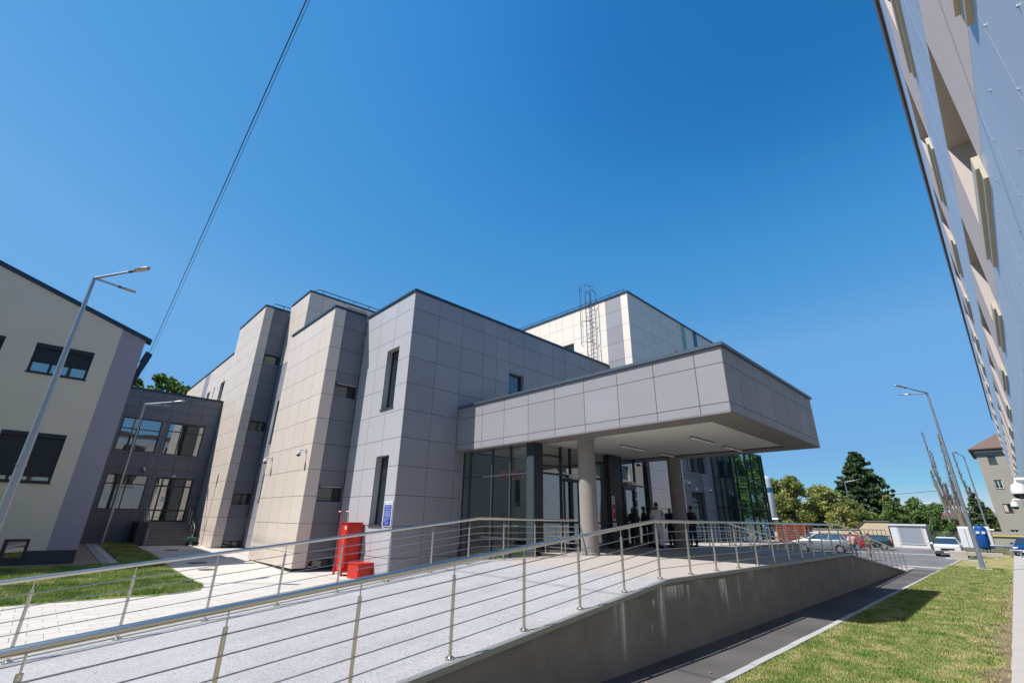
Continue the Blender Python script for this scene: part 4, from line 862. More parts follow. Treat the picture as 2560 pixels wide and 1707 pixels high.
def cable(p0, p1, sag, r, label, n=24):
    a, b = Vector(p0), Vector(p1); mb = MB(); mb.tube([a.lerp(b, k / n) - Vector((0, 0, sag * 4 * (k / n) * (1 - k / n))) for k in range(n + 1)], r, 5)
    return tag(mb.build('overhead_cable', 'cable'), label, 'cable', 'overhead cables')
cable((.80, -.4, 9.5), (2.36, 37.6, 7.75), .05, .012, 'thick dark cable crossing the sky from upper centre to the left building')
cable((.83, -.4, 9.5), (2.50, 37.6, 7.75), .05, .006, 'thin cable running just right of the thick one across the sky')
cable((60, 60, 4.6), (95.2, 7.2, 5.1), 1.5, .03, 'dark power line sagging between the pine and the pollarded tree')

# ------------------------------------------------------------------ right background: kiosk, houses, tanks
KS = thing('transformer_kiosk', (69, 8.7, G), 'white transformer kiosk with a large louvred grille beyond the yard', 'kiosk')
MB().box(68.06, 71, 7.15, 10.15, G, .12).build('body', 'white_paint', KS); MB().box(67.9, 71.2, 7.0, 10.3, .12, .3).build('roof', 'white_paint', KS)
MB().box(67.95, 71.1, 7.05, 10.25, G - .02, G + .1).build('plinth', 'concrete_block', KS)
MB().box(68.0, 68.05, 9.55, 10.15, G + .12, .1).build('door', 'white_paint', KS)
gr = MB(); gr.box(68.0, 68.05, 7.42, 7.5, -1.72, .05); gr.box(68.0, 68.05, 9.44, 9.5, -1.72, .05); gr.box(68.0, 68.05, 7.5, 9.44, -1.72, -1.66); gr.box(68.0, 68.05, 7.5, 9.44, .0, .05); g_ = gr.build('grille', 'white_paint', KS)
MB().quad((68.045, 7.5, -1.66), (68.045, 9.44, -1.66), (68.045, 9.44, 0), (68.045, 7.5, 0)).build('grille_back', 'louvre_blue', g_)
for k in range(24): block_obj('slat', g_, 67.99, 68.03, 7.52 + k * .08, 7.52 + k * .08 + .02, -1.66, 0, 'white_paint')
BH = thing('beige_house', (76, 12.8, G), 'low salmon-beige building with a dark roof edge and barred front', 'building')
mb = MB(); mb.v = [(75, 14.6, G), (75, 11.35, G), (75, 11.35, .52), (75, 13.6, .52), (75, 14.6, -.36), (80, 14.6, G), (80, 11.35, G), (80, 11.35, .52), (80, 13.6, .52), (80, 14.6, -.36)]
mb.f = [(0, 1, 2, 3, 4), (9, 8, 7, 6, 5), (0, 4, 9, 5), (1, 6, 7, 2), (2, 7, 8, 3), (3, 8, 9, 4)]; mb.build('wall', 'beige_wall', BH)
mb = MB(); mb.tube([(74.95, 14.7, -.4), (74.95, 13.62, .58), (74.95, 11.1, .58)], .07, 6); mb.build('roof', 'brown_trim', BH); MB().box(74.9, 79, 11.0, 11.33, G, .5).build('pier', 'coping_grey', BH)
bp = MB();
for k in range(7): block_obj('bar', BH, 74.55, 74.6, 11.65 + k * .42, 11.7 + k * .42, G + .2, -.38, 'iron_bars')
MB().box(74.54, 74.6, 11.6, 14.3, -.42, -.36).build('bar_rail', 'iron_bars', BH); MB().box(74.54, 74.6, 11.6, 14.3, G + .2, G + .26).build('bar_rail', 'iron_bars', BH)
YW_ = thing('boundary_wall', (74.5, 22, G), 'low cream boundary wall behind the parked cars', 'wall')
MB().box(74.7, 75, 14.3, 32, G, -.42).build('wall_body', 'beige_wall', YW_); MB().box(74.6, 75.1, 14.25, 32, -.42, -.36).build('cap', 'pale_concrete', YW_)
FN = thing('mesh_fence', (70, 6, G), 'grey wire mesh fence between the kiosk and the shrubs', 'fence')
for k in range(5): MB().box(70, 70.06, 2.6 + k * 1.1, 2.66 + k * 1.1, G, -.35).build('post', 'galvanised', FN)
mm_ = MB()
for k in range(9): mm_.box(70.01, 70.03, 2.6, 7.0, G + .15 + k * .2, G + .165 + k * .2)
for k in range(44): mm_.box(70.012, 70.028, 2.6 + k * .1, 2.606 + k * .1, G + .1, -.4)
tag(mm_.build('wires', 'galvanised', FN), kind='stuff')
OC = thing('red_container', (57, 17, G), 'rust-red slatted skip container beyond the terrace railings', 'container')
MB().box(57.1, 59.4, 15.5, 18.2, G + .1, .1).build('body', 'rust_red', OC)
for k in range(9): block_obj('slat', OC, 57.0, 57.09, 15.5, 18.2, G + .15 + k * .24, G + .31 + k * .24, 'rust_red')
for k in range(4): block_obj('rib', OC, 56.95, 56.995, 15.5 + k * .88, 15.6 + k * .88, G + .1, .1, 'orange_paint')
TK = thing('gas_tank', (75, 24.4, G), 'tall white cylindrical gas tank with a blue label beside the glass tower', 'tank')
MB().lathe((75, 24.8, .9), [(.05, -.3), (.8, -.05), (1.15, .1), (1.15, 5.2), (1.02, 5.5), (.65, 5.72), (.05, 5.78)], 32).build('vessel', 'white_paint', TK, True)
mb = MB()
for k in range(8):
    a, b_ = math.radians(196 + k * 9), math.radians(196 + (k + 1) * 9); mb.quad(*[(75 + 1.16 * math.cos(q), 24.8 + 1.16 * math.sin(q), z) for q, z in ((a, 4.3), (b_, 4.3), (b_, 4.95), (a, 4.95))])
mb.build('label_panel', 'label_blue', TK)
for a in (0, 2.1, 4.2): MB().tube([(75 + .5 * math.cos(a), 24.45 + .5 * math.sin(a), G), (75 + .45 * math.cos(a), 24.45 + .45 * math.sin(a), .8)], .07, 6).build('leg', 'orange_paint', TK)
MB().tube([(74.4, 25.1, 6.0), (74.4, 25.1, 5.6), (74.2, 24.7, 5.2), (74.2, 24.7, 1.0)], .03, 6).build('pipe', 'galvanised', TK); MB().tube([(74, 23.2, .7), (74, 24.9, .7)], .22, 12).build('drum', 'galvanised', TK, True)
WT = thing('storage_tank', (66.5, 3.98, G), 'tall white box-shaped storage tank left of the blue tank', 'tank')
MB().box(66, 67.1, 3.56, 4.5, -1.86, .12).build('body', 'white_paint', WT, bevel=.12); MB().box(65.96, 65.99, 3.98, 4.02, -1.8, 0).build('seam', 'pale_concrete', WT)
for y in (3.6, 4.4): MB().box(66.1, 66.9, y - .03, y + .07, G, -1.86).build('foot', 'galvanised', WT)
WT2 = thing('storage_tank', (67.8, 2.9, G), 'white storage tank mostly hidden behind the blue cylinder', 'tank')
MB().box(67.4, 68.5, 2.2, 3.4, -1.86, .16).build('body', 'white_paint', WT2, bevel=.12); MB().tube([(66.5, 2.35, -.15), (66.5, 1.9, -.15)], .09, 10).build('pipe', 'white_plastic', WT2, True)
BT = thing('blue_tank', (66, 2.86, G), 'tall blue cylindrical water tank with white stickers', 'tank')
MB().lathe((66, 2.86, -1.9), [(.12, 0), (.34, .08), (.44, .25), (.44, 1.82), (.36, 2.02), (.15, 2.12)], 26).build('vessel', 'blue_tank', BT, True)
for a in (0, 2.1, 4.2): MB().tube([(66 + .3 * math.cos(a), 2.86 + .3 * math.sin(a), G), (66 + .3 * math.cos(a), 2.86 + .3 * math.sin(a), -1.75)], .04, 6).build('leg', 'blue_tank', BT)
for (ya, yb) in ((2.96, 3.2), (2.56, 2.8)):
    mb = MB(); mb.box(65.52, 65.6, ya, yb, -.5, -.28); mb.build('sticker', 'label_white', BT)
CB = thing('concrete_block', (49.4, 3.75, G), 'large pale concrete block at the kerb end', 'block')
mb = MB(); mb.rbox((49.6, 3.75, G + .28), (1.3, .95, .56), A(6)); mb.build('body', 'concrete_block', CB, bevel=.03); mb = MB(); mb.rbox((49.3, 3.9, G + .03), (1.7, 1.2, .07), A(6)); mb.build('base_slab', 'pale_concrete', CB)
PB = thing('concrete_beam', (53.3, 2.6, G), 'long sandy concrete beam lying on the lawn below the tanks', 'beam')
mb = MB(); mb.rbox((53.6, 2.5, G + .25), (.5, 2.0, .28), A(4)); mb.build('beam', 'concrete_block', PB, bevel=.02)
for y in (1.9, 3.1): MB().box(53.4, 53.9, y - .1, y + .1, G, G + .11).build('support', 'concrete_block', PB)
t = thing('concrete_slab', (46.5, 2.75, G), 'flat weathered concrete slab lying in the grass before the beam', 'slab'); MB().box(46, 47.2, 2.25, 3.1, G - .02, G + .1).build('slab', 'concrete_block', t)
PP = thing('silver_pipe', (62, 1.9, G), 'silver insulated pipe running on low supports beside the blue tank', 'pipe')
MB().tube([(62.5, 2.35, -1.45), (62.2, 1.5, -1.45), (61.8, 1.0, -1.5), (60.5, .75, -1.95)], .1, 10).build('pipe_run', 'galvanised', PP, True)
for p in ((62.4, 2.1), (62.2, 1.5)): MB().tube([(p[0], p[1], G), (p[0], p[1], -1.5)], .03, 6).build('support', 'galvanised', PP)
PF = thing('pipe_barrier', (57.5, .9, G), 'grey tubular barrier in front of the dark blue car', 'barrier')
MB().tube([(57.5, 1.12, G), (57.5, 1.1, -1.62), (57.6, .3, -1.62)], .06, 8).build('rail', 'galvanised', PF, True); MB().tube([(57.5, .55, G), (57.5, .55, -1.62)], .05, 8).build('post', 'galvanised', PF)
LWL = thing('old_wall', (86, 0, G), 'weathered low concrete wall with a yellow gas pipe, below the old house', 'wall')
MB().box(84, 84.4, -3, 3.1, G, -.35).build('wall_body', 'old_render', LWL); MB().tube([(83.9, 2.9, -.85), (83.9, -2, -.85)], .05, 8).build('gas_pipe', 'yellow_paint', LWL)

OB = thing('old_house', (90, 0, G), 'old grey-beige three-storey house with an orange tiled roof at the far right', 'building')
ops_o = [(.1, .88, 8.0, 9.07), (.3, 1.05, 4.9, 6.0), (.2, 1.0, 1.95, 3.0), (.35, 1.1, -1.0, -.12)]
MB().box(90.3, 102, -3.6, 1.85, G, 10.0).build('body', 'core_wall', OB)
U = [-3.6, 1.9]; us_ = sorted(set([-3.6, 1.9] + [v for o in ops_o for v in o[:2]])); zs_ = sorted(set([G, 9.95] + [v for o in ops_o for v in o[2:]])); mb = MB()
for i in range(len(us_) - 1):
    for j in range(len(zs_) - 1):
        cu, cc = (us_[i] + us_[i + 1]) / 2, (zs_[j] + zs_[j + 1]) / 2
        if not any(o[0] < cu < o[1] and o[2] < cc < o[3] for o in ops_o): sheet(mb, 'X', 90, -1, us_[i], us_[i + 1], zs_[j], zs_[j + 1])
mb.quad((90, 1.9, G), (102, 1.9, G), (102, 1.9, 9.95), (90, 1.9, 9.95)); mb.build('wall', 'old_render', OB)
for k, o in enumerate(ops_o):
    wn = window(OB, 'X', 90, -1, *o, depth=.12, mull=((o[0] + o[1]) / 2,), frame=('brown_trim', 'white_plastic', 'brown_trim', 'white_plastic')[k], fw=.07, sill='brown_trim')
    if k == 2: MB().box(90.08, 90.1, .62, .95, 2.02, 2.9).build('blind', 'cream_sill', wn)
MB().box(89.93, 102, -3.6, 1.97, 9.55, 9.75).build('cornice', 'sign_white', OB)
mb = MB(); mb.v = [(89.4, 2.5, 10.05), (89.4, -4.2, 10.05), (102, -4.2, 10.05), (102, 2.5, 10.05), (95.5, -.7, 12.6), (95.5, -1.0, 12.6)]; mb.f = [(0, 4, 5, 1), (0, 3, 4), (3, 2, 5, 4), (1, 5, 2), (0, 1, 2, 3)]; mb.build('roof', 'roof_tile', OB)
MB().box(89.4, 102, -4.2, 2.5, 9.93, 10.04).build('eaves', 'brown_trim', OB)
RH_ = thing('far_house', (130, 10.5, G), 'distant house with a long dark red-brown roof behind the dead tree', 'building')
MB().box(131, 138, 6, 12.3, G, 1.5).build('wall', 'far_red_roof', RH_); mb = MB(); mb.v = [(130.5, 12.8, 1.4), (130.5, 5.5, 1.4), (138, 5.5, 1.4), (138, 12.8, 1.4), (134, 12.4, 2.95), (134, 5.9, 2.95)]; mb.f = [(0, 4, 5, 1), (3, 2, 5, 4), (0, 3, 4), (1, 5, 2)]; mb.build('roof', 'far_red_roof', RH_)
RS_ = thing('orange_shop', (112, 9.3, G), 'small orange-red kiosk under the pale green parasol', 'building'); MB().box(112, 114, 8.6, 9.9, G, .9).build('wall', 'plaza_red', RS_); MB().box(111.8, 114.2, 8.4, 10.1, .9, 1.0).build('roof', 'sign_white', RS_)
UM = thing('parasol', (110, 9.4, G), 'pale green garden parasol before the distant red-roofed house', 'parasol')
MB().lathe((110, 9.4, 1.12), [(.7, 0), (.45, .14), (.03, .3)], 8).build('canopy', 'pale_green', UM); MB().tube([(110, 9.4, G), (110, 9.4, 1.3)], .03, 6).build('pole', 'white_plastic', UM)

# ------------------------------------------------------------------ building behind the viewer (seen in the reflections)
RB_ = thing('rear_apartment_block', (-36, 8, G), 'beige apartment block behind the viewer, seen only as a reflection', 'building')
MB().box(-46, -36, -8, 34, G, 12).build('wall', 'beige_wall', RB_)
for j in range(4):
    for i in range(11):
        y = -6 + i * 3.6; f = MB().box(-36.0, -35.95, y, y + 1.6, -.6 + j * 3.1, .9 + j * 3.1).build('window', 'window_glass', RB_)

# ------------------------------------------------------------------ cars
def car(x, y, rz, label, body='white_paint', L=4.2, W=1.72, H=1.46, kind='hatch', z=G):
    """car pointing along +x before rotation; lofted body, glass house, wheels"""
    mats_ = body; t = thing('parked_car', (x, y, z), label, 'car', 'cars parked in the yard')
    mtx = Matrix.Translation((x, y, z)) @ Matrix.Rotation(rz, 4, 'Z')
    T = lambda p: tuple(mtx @ Vector(p))
    def B(mb, name, m, par=t, smooth=False): mb.v = [T(v) for v in mb.v]; return mb.build(name, m, par, smooth)
    # stations: x, half width, bottom, shoulder height
    hood = .62 * H; st = [(-L / 2, .80, .42, .60 * H), (-L / 2 + .12, .93, .26, .66 * H), (-L * .33, 1, .2, .67 * H), (0, 1, .19, .65 * H), (L * .2, 1, .19, .64 * H), (L * .34, .98, .2, .60 * H), (L / 2 - .2, .92, .26, .52 * H), (L / 2, .78, .42, .44 * H)]
    if kind == 'box': st = st[:4] + [(L * .2, 1, .19, .65 * H), (L * .4, .99, .2, .64 * H), (L / 2 - .08, .97, .26, .60 * H), (L / 2, .93, .36, .56 * H)]
    mb = MB(); W2 = W / 2
    for (sx, hw, zb, zs) in st:
        w_ = W2 * hw; mb.v += [(sx, -w_ * .9, zb), (sx, -w_, zb + .15), (sx, -w_, zs - .1), (sx, -w_ * .93, zs), (sx, w_ * .93, zs), (sx, w_, zs - .1), (sx, w_, zb + .15), (sx, w_ * .9, zb)]
    for k in range(len(st) - 1):
        for j in range(8): mb.f.append((8 * k + j, 8 * k + (j + 1) % 8, 8 * (k + 1) + (j + 1) % 8, 8 * (k + 1) + j))
    mb.f += [tuple(range(8)), tuple(8 * (len(st) - 1) + j for j in reversed(range(8)))]
    bd = B(mb, 'body', mats_, t, True)
    zs = .64 * H; xr, xf = -L * .46, L * .22; tr, tf = -L * .38, L * .05
    if kind == 'box': xf = L * .26; tf = L * .12
    mb = MB(); w0, w1 = W2 * .92, W2 * .74
    mb.v = [(xr, -w0, zs), (xf, -w0, zs), (xf, w0, zs), (xr, w0, zs), (tr, -w1, H - .06), (tf, -w1, H - .06), (tf, w1, H - .06), (tr, w1, H - .06)]
    mb.f = [(0, 1, 5, 4), (1, 2, 6, 5), (2, 3, 7, 6), (3, 0, 4, 7), (4, 5, 6, 7)]; B(mb, 'windows', 'car_glass', bd)
    mb = MB(); mb.v = [(tr - .05, -w1 - .02, H - .07), (tf + .05, -w1 - .02, H - .07), (tf + .05, w1 + .02, H - .07), (tr - .05, w1 + .02, H - .07), (tr + .1, -w1 + .1, H), (tf - .2, -w1 + .1, H), (tf - .2, w1 - .1, H), (tr + .1, w1 - .1, H)]
    mb.f = [(0, 1, 5, 4), (1, 2, 6, 5), (2, 3, 7, 6), (3, 0, 4, 7), (4, 5, 6, 7)]; B(mb, 'roof', mats_, bd, True)
    pl = MB()
    for sgn in (-1, 1):
        for (xa, xb) in ((xr, tr), (xf, tf), ((xr + xf) * .5 - .05, (tr + tf) * .5 - .05), (xr * .6 + xf * .4 - L * .17, tr * .6 + tf * .4 - L * .12)):
            pl.quad((xa - .04, sgn * (w0 + .012), zs), (xa + .06, sgn * (w0 + .012), zs), (xb + .06, sgn * (w1 + .012), H - .06), (xb - .04, sgn * (w1 + .012), H - .06))
    B(pl, 'pillars', mats_, bd)
    for sx in (-L * .31, L * .31):
        for sgn in (-1, 1):
            mb = MB(); mb.tube([(sx, sgn * (W2 - .2), .31), (sx, sgn * (W2 + .01), .31)], .31, 20); wl = B(mb, 'wheel', 'black_rubber', t, True)
            mb = MB(); mb.tube([(sx, sgn * (W2 + .005), .31), (sx, sgn * (W2 + .02), .31)], .2, 16); B(mb, 'rim', 'galvanised', wl, True)
            mb = MB(); n = 14; i0 = 0
            for k in range(n + 1):
                a = math.pi * k / n; mb.v += [(sx + .37 * math.cos(a), sgn * (W2 + .004), .31 + .37 * math.sin(a)), (sx + .37 * math.cos(a), sgn * (W2 - .1), .31 + .37 * math.sin(a))]
                if k: mb.f.append((2 * k - 2, 2 * k - 1, 2 * k + 1, 2 * k))
            mb.v.append((sx, sgn * (W2 + .002), .31)); mb.f.append(tuple([2 * k for k in range(n + 1)])); B(mb, 'wheel_arch', 'black_rubber', bd)
    for sgn in (-1, 1):
        mb = MB(); mb.box(L / 2 - .16, L / 2 - .005, sgn * W2 * .55, sgn * W2 * .86, .40 * H, .50 * H); B(mb, 'headlight', 'lamp_clear', bd)
        mb = MB(); mb.box(-L / 2 - .01, -L / 2 + .2, sgn * W2 * .62, sgn * W2 * .93, .48 * H, .62 * H); B(mb, 'tail_light', 'tail_red', bd)
        mb = MB(); mb.box(xf - .25, xf - .08, sgn * (W2 + .01), sgn * (W2 + .19), zs - .03, zs + .12); B(mb, 'mirror', mats_, bd)
    mb = MB(); mb.box(L / 2 - .02, L / 2 + .02, -W2 * .5, W2 * .5, .34 * H, .44 * H); B(mb, 'front_grille', 'black_gloss', bd)
    mb = MB(); mb.box(L / 2 - .1, L / 2 + .05, -W2 * .9, W2 * .9, .2 * H, .31 * H); B(mb, 'bumper', 'frame_mid' if kind == 'box' else mats_, bd)
    mb = MB(); mb.box(L / 2 + .05, L / 2 + .06, -.26, .26, .21 * H, .28 * H); B(mb, 'number_plate', 'sign_white', bd)
    return t
mat('silver_car', (.30, .32, .35), .28, metal=.4, spec=.5); mat('dark_car', (.03, .04, .055), .2, spec=.6); mat('red_car', (.42, .01, .015), .25, spec=.6); mat('green_car', (.015, .04, .035), .25, spec=.5); mat('blue_car', (.012, .05, .22), .2, spec=.6)
car(54.3, 4.6, math.pi + .05, 'old white boxy car facing the viewer, left of the white tank', 'white_paint', 4.1, 1.65, 1.42, 'box')
car(57.5, 15.2, A(200), 'white hatchback parked leftmost behind the railings', 'white_paint', 4.1, 1.72, 1.5)
car(53.6, 13.6, A(100), 'white estate car between the white hatchback and the silver one', 'white_paint', 4.4, 1.75, 1.5)
car(50.2, 12.55, A(97), 'silver-grey hatchback with red tail lights behind the man in pink', 'silver_car', 4.3, 1.78, 1.55)
car(57.5, 12.8, A(97), 'red car half hidden behind the two walking men', 'red_car', 4.1, 1.7, 1.4)
car(61, 11.2, A(98), 'dark green car behind the man in the green top', 'green_car', 4.0, 1.68, 1.35)
car(62.5, -.1, A(172), 'dark blue car cut off at the far end of the walk', 'blue_car', 4.2, 1.72, 1.42)

# ------------------------------------------------------------------ people
def skinmesh(name, verts, edges, radii, m, parent, mtx, sub=2, root=0):
    me = bpy.data.meshes.new(name); me.from_pydata([tuple(mtx @ Vector(v)) for v in verts], edges, []); o = link(name, me, parent)
    md = o.modifiers.new('skin', 'SKIN'); md.use_smooth_shade = True
    for i, r in enumerate(radii):
        rr = r if isinstance(r, tuple) else (r, r); me.skin_vertices[0].data[i].radius = rr
    me.skin_vertices[0].data[root].use_root = True
    sb_ = o.modifiers.new('sub', 'SUBSURF'); sb_.levels = sub; sb_.render_levels = sub
    me.materials.append(M[m]); return o
def person(x, y, z, rz, H, label, top, legs, hair='hair_dark', stride=0.0, long_coat=False, arms='down', sleeve=.5, bald=False):
    t = thing('person', (x, y, z), label, 'person'); s = H / 1.75
    mtx = Matrix.Rotation(rz, 4, 'Z') @ Matrix.Scale(s, 4)
    a = stride
    hip, kn, an = .93, .50, .09
    if arms == 'down': el, wr = [(-.02, .26, 1.13), (-.02, -.26, 1.13)], [(.05, .27, .88), (.05, -.27, .88)]
    elif arms == 'swing': el, wr = [(-.12, .25, 1.15), (.08, -.25, 1.15)], [(-.10, .27, .9), (.22, -.24, .97)]
    else: el, wr = [(.04, .27, 1.14), (.04, -.27, 1.14)], [(.24, .10, 1.10), (.24, -.10, 1.12)]
    V = [(0, 0, hip), (0, 0, 1.12), (0, 0, 1.34), (0, 0, 1.47), (.01, 0, 1.56), (.02, 0, 1.66),
         (0, .17, 1.40), el[0], wr[0], (wr[0][0] + .03, wr[0][1], wr[0][2] - .1), (0, -.17, 1.40), el[1], wr[1], (wr[1][0] + .03, wr[1][1], wr[1][2] - .1),
         (0, .09, .86), (a * .5 + .02, .10, kn), (a, .10, an), (a + .15, .11, .04), (0, -.09, .86), (-a * .3 + .03, -.10, kn), (-a, -.10, an + (.05 if a > .1 else 0)), (-a + .15, -.11, .04)]
    E_ = [(0, 1), (1, 2), (2, 3), (3, 4), (4, 5), (2, 6), (6, 7), (7, 8), (8, 9), (2, 10), (10, 11), (11, 12), (12, 13), (0, 14), (14, 15), (15, 16), (16, 17), (0, 18), (18, 19), (19, 20), (20, 21)]
    Rr = [(.13, .11), (.12, .10), (.14, .10), .055, .085, .09, .06, .042, .030, .035, .06, .042, .030, .035, .085, .055, .04, .035, .085, .055, .04, .035]
    skinmesh('body', V, E_, [tuple(q * s for q in r) if isinstance(r, tuple) else r * s for r in Rr], 'skin', t, mtx)
    k = sleeve; li = lambda p, q, f: tuple(p[i] + (q[i] - p[i]) * f for i in range(3))
    lo = .62 if long_coat else .88
    sv = [(0, 0, lo), (0, 0, 1.12), (0, 0, 1.34), (0, 0, 1.45), (0, .17, 1.40), li(V[6], el[0], 1.0), li(el[0], wr[0], k), (0, -.17, 1.40), li(V[10], el[1], 1.0), li(el[1], wr[1], k)]
    se = [(0, 1), (1, 2), (2, 3), (2, 4), (4, 5), (5, 6), (2, 7), (7, 8), (8, 9)]
    sr = [(.17, .15), (.155, .135), (.165, .13), .075, .085, .065, .055, .085, .065, .055]
    skinmesh('shirt', sv, se, [tuple(q * s for q in r) if isinstance(r, tuple) else r * s for r in sr], top, t, mtx, root=1)
    lv = [(0, 0, .98), (0, .09, .86), V[15], V[16], (0, -.09, .86), V[19], V[20]]; wd = 1.35 if long_coat else 1.0
    skinmesh('trousers', lv, [(0, 1), (1, 2), (2, 3), (0, 4), (4, 5), (5, 6)], [r * s for r in (.135, .105, .08 * wd, .065 * wd, .105, .08 * wd, .065 * wd)], legs, t, mtx)
    if not bald:
        mb = MB(); mb.ball((0, 0, 0), 1, 14); hp = Vector((-.012, 0, 1.682))
        mb.v = [tuple(mtx @ (Vector((v[0] * .098, v[1] * .084, v[2] * .092)) + hp)) for v in mb.v]; mb.v = [tuple(Vector(v) + Vector((x, y, z))) for v in mb.v]
        mb.build('hair', hair, t, True)
    fb = MB()
    for (vx, vy) in ((V[17], 0), (V[21], 0)):
        p = mtx @ Vector((vx[0] - .06, vx[1], .045)); fb.rbox((p.x + x, p.y + y, p.z + z), (.27 * s, .1 * s, .08 * s), rz)
    fb.build('shoes', 'cloth_black', t, bevel=.02)
    mb = MB()
    for sy in (-.032, .032): mb.ball(tuple(mtx @ Vector((.105, sy, 1.665)) + Vector((x, y, z))), .011, 8)
    mb.build('eyes', 'black_gloss', t)
    mb = MB(); mb.ball(tuple(mtx @ Vector((.118, 0, 1.635)) + Vector((x, y, z))), .017, 8); mb.build('nose', 'skin', t)
    mb = MB()
    for sy in (-.092, .092): mb.ball(tuple(mtx @ Vector((.01, sy, 1.65)) + Vector((x, y, z))), .022, 8)
    mb.build('ears', 'skin', t)
    return t
person(18.72, 10.55, PZ, A(20), 1.77, 'man in loose white clothes with grey hair, standing under the canopy', 'cloth_white', 'cloth_white', 'hair_grey', .06, True, 'front', .95)
person(19.25, 10.9, PZ, A(150), 1.62, 'dark-haired woman in a dark top, half hidden between the two men at the entrance', 'cloth_maroon', 'cloth_black', 'hair_dark', 0, False, 'front', .4)
person(19.78, 10.52, PZ, A(170), 1.64, 'balding man in a navy polo left of the dark rear column', 'cloth_navy', 'cloth_black', 'hair_dark', 0, False, 'down', .05, True)
person(21.2, 10.25, PZ, A(60), 1.7, 'person in a dark top and jeans showing from behind the rear column', 'cloth_black', 'cloth_jeans', 'hair_dark', .05, False, 'front', .2)
person(43.6, 8.95, G, A(195), 1.72, 'man in a pink shirt with a shoulder strap walking up the far ramp', 'cloth_pink', 'cloth_jeans', 'hair_dark', .2, False, 'swing', .1)
person(41.3, 7.5, G, A(190), 1.70, 'man in a dark green top and torn grey jeans walking in the yard', 'cloth_green', 'cloth_grey', 'hair_dark', .22, False, 'front', .5)

# ------------------------------------------------------------------ vegetation
def leaves(name, m, parent, clumps, per, size, squash=1.0, shell=.55, seed=1, up=.0):
    rnd = random.Random(seed); V = []; Fc = []
    for (c, r) in clumps:
        for _ in range(per):
            th = rnd.uniform(0, 2 * math.pi); cz_ = rnd.uniform(-1, 1); q = math.sqrt(1 - cz_ * cz_); rr = r * (shell + (1 - shell) * rnd.random()) * rnd.uniform(.75, 1.12)
            p = (c[0] + rr * q * math.cos(th), c[1] + rr * q * math.sin(th), c[2] + rr * cz_ * squash)
            s = size * rnd.uniform(.6, 1.4); a = Vector((rnd.uniform(-1, 1), rnd.uniform(-1, 1), rnd.uniform(-.7, .7) + up)).normalized(); b = a.cross(Vector((rnd.uniform(-1, 1), rnd.uniform(-1, 1), rnd.uniform(-1, 1)))).normalized()
            i = len(V); P = Vector(p); V += [tuple(P - a * s), tuple(P + b * s * .55), tuple(P + a * s), tuple(P - b * s * .55)]; Fc.append((i, i + 1, i + 2, i + 3))
    mb = MB(); mb.v = V; mb.f = Fc; return mb.build(name, m, parent)
def broadleaf(x, y, z0, H, R, label, m='leaf_green', group=None, seed=1, n=26, per=150, size=.16, trunk=.3, base=.25):
    rnd = random.Random(seed); t = thing('tree', (x, y, z0), label, 'tree', group)
    MB().tube([(x, y, z0), (x + rnd.uniform(-.2, .2), y, z0 + H * .3), (x + .1, y + rnd.uniform(-.3, .3), z0 + H * .75)], [trunk, trunk * .7, trunk * .2], 8).build('trunk', 'bark', t)
    lb = MB(); cl = []
    for k in range(n):
        h = base + (1 - base) * (k + .5) / n; prof_ = math.sin(math.pi * min(1, max(.12, (h - base) / (1 - base) * .8 + .18))) ** .7
        a = rnd.uniform(0, 2 * math.pi); rad = R * prof_ * math.sqrt(rnd.random()) * .8; r = R * rnd.uniform(.26, .42) * (.75 + .3 * prof_)
        c = (x + rad * math.cos(a), y + rad * math.sin(a), z0 + H * h - r * .4); cl.append((c, r)); lb.tube([(x, y, z0 + H * (.25 + .4 * h * .8)), c], [.08, .03], 5)
    lb.build('limbs', 'bark', t); leaves('crown', m, t, cl, per, size, .8, .5, seed); return t
ty = 'row of yellowing trees behind the cream wall'
broadleaf(88, 27.6, G, 9.3, 3.6, 'yellow-green tree right behind the white gas tank', 'leaf_yellow', ty, 3, 34, 210, .17)
broadleaf(87, 24.4, G, 9.7, 3.0, 'tallest yellow-green tree of the row, with a peaked crown', 'leaf_yellow', ty, 4, 34, 230, .17)
broadleaf(90, 20.8, G, 8.2, 3.1, 'yellowing tree with orange leaves left of the big pine', 'leaf_yellow', ty, 5, 32, 220, .17)
broadleaf(93, 31.5, G, 8.8, 3.8, 'yellow-green tree partly hidden by the glass tower', 'leaf_olive', ty, 6, 28, 180, .18)
broadleaf(84, 17.7, G, 5.2, 2.4, 'low yellow-green tree below the pine, left of the beige house', 'leaf_yellow', ty, 8, 22, 160, .14)
broadleaf(94, 23.0, G, 8.4, 3.0, 'green-yellow tree standing a little behind, between the peaked tree and the orange one', 'leaf_yellow', ty, 41, 26, 180, .17)
broadleaf(97, 28.5, G, 8.9, 3.6, 'green tree at the back of the row, right behind the peaked crown', 'leaf_green', ty, 42, 26, 180, .18)
broadleaf(92, 17.6, G, 6.0, 3.0, 'low olive tree in front of the pine trunk', 'leaf_olive', ty, 43, 26, 180, .15)
tg = 'green trees behind the kiosk'
broadleaf(96, 13.4, G, 6.8, 2.2, 'pale green tree just right of the pine foot', 'leaf_olive', tg, 9, 26, 180, .14)
broadleaf(106, 9.4, G, 5.6, 2.6, 'green tree behind the parasol, left of the leaning pole', 'leaf_green', tg, 44, 24, 160, .15)
broadleaf(98, 10.9, G, 6.4, 2.6, 'bushy green tree above the white kiosk', 'leaf_green', tg, 10, 28, 190, .15)
broadleaf(88, 12.3, G, 5.0, 2.0, 'bright green low tree left behind the kiosk', 'leaf_green', tg, 11, 22, 170, .13)
broadleaf(82, 7.4, G, 3.2, 1.5, 'low green shrub right of the kiosk, behind the fence', 'leaf_green', tg, 12, 18, 160, .1, .1, .05)
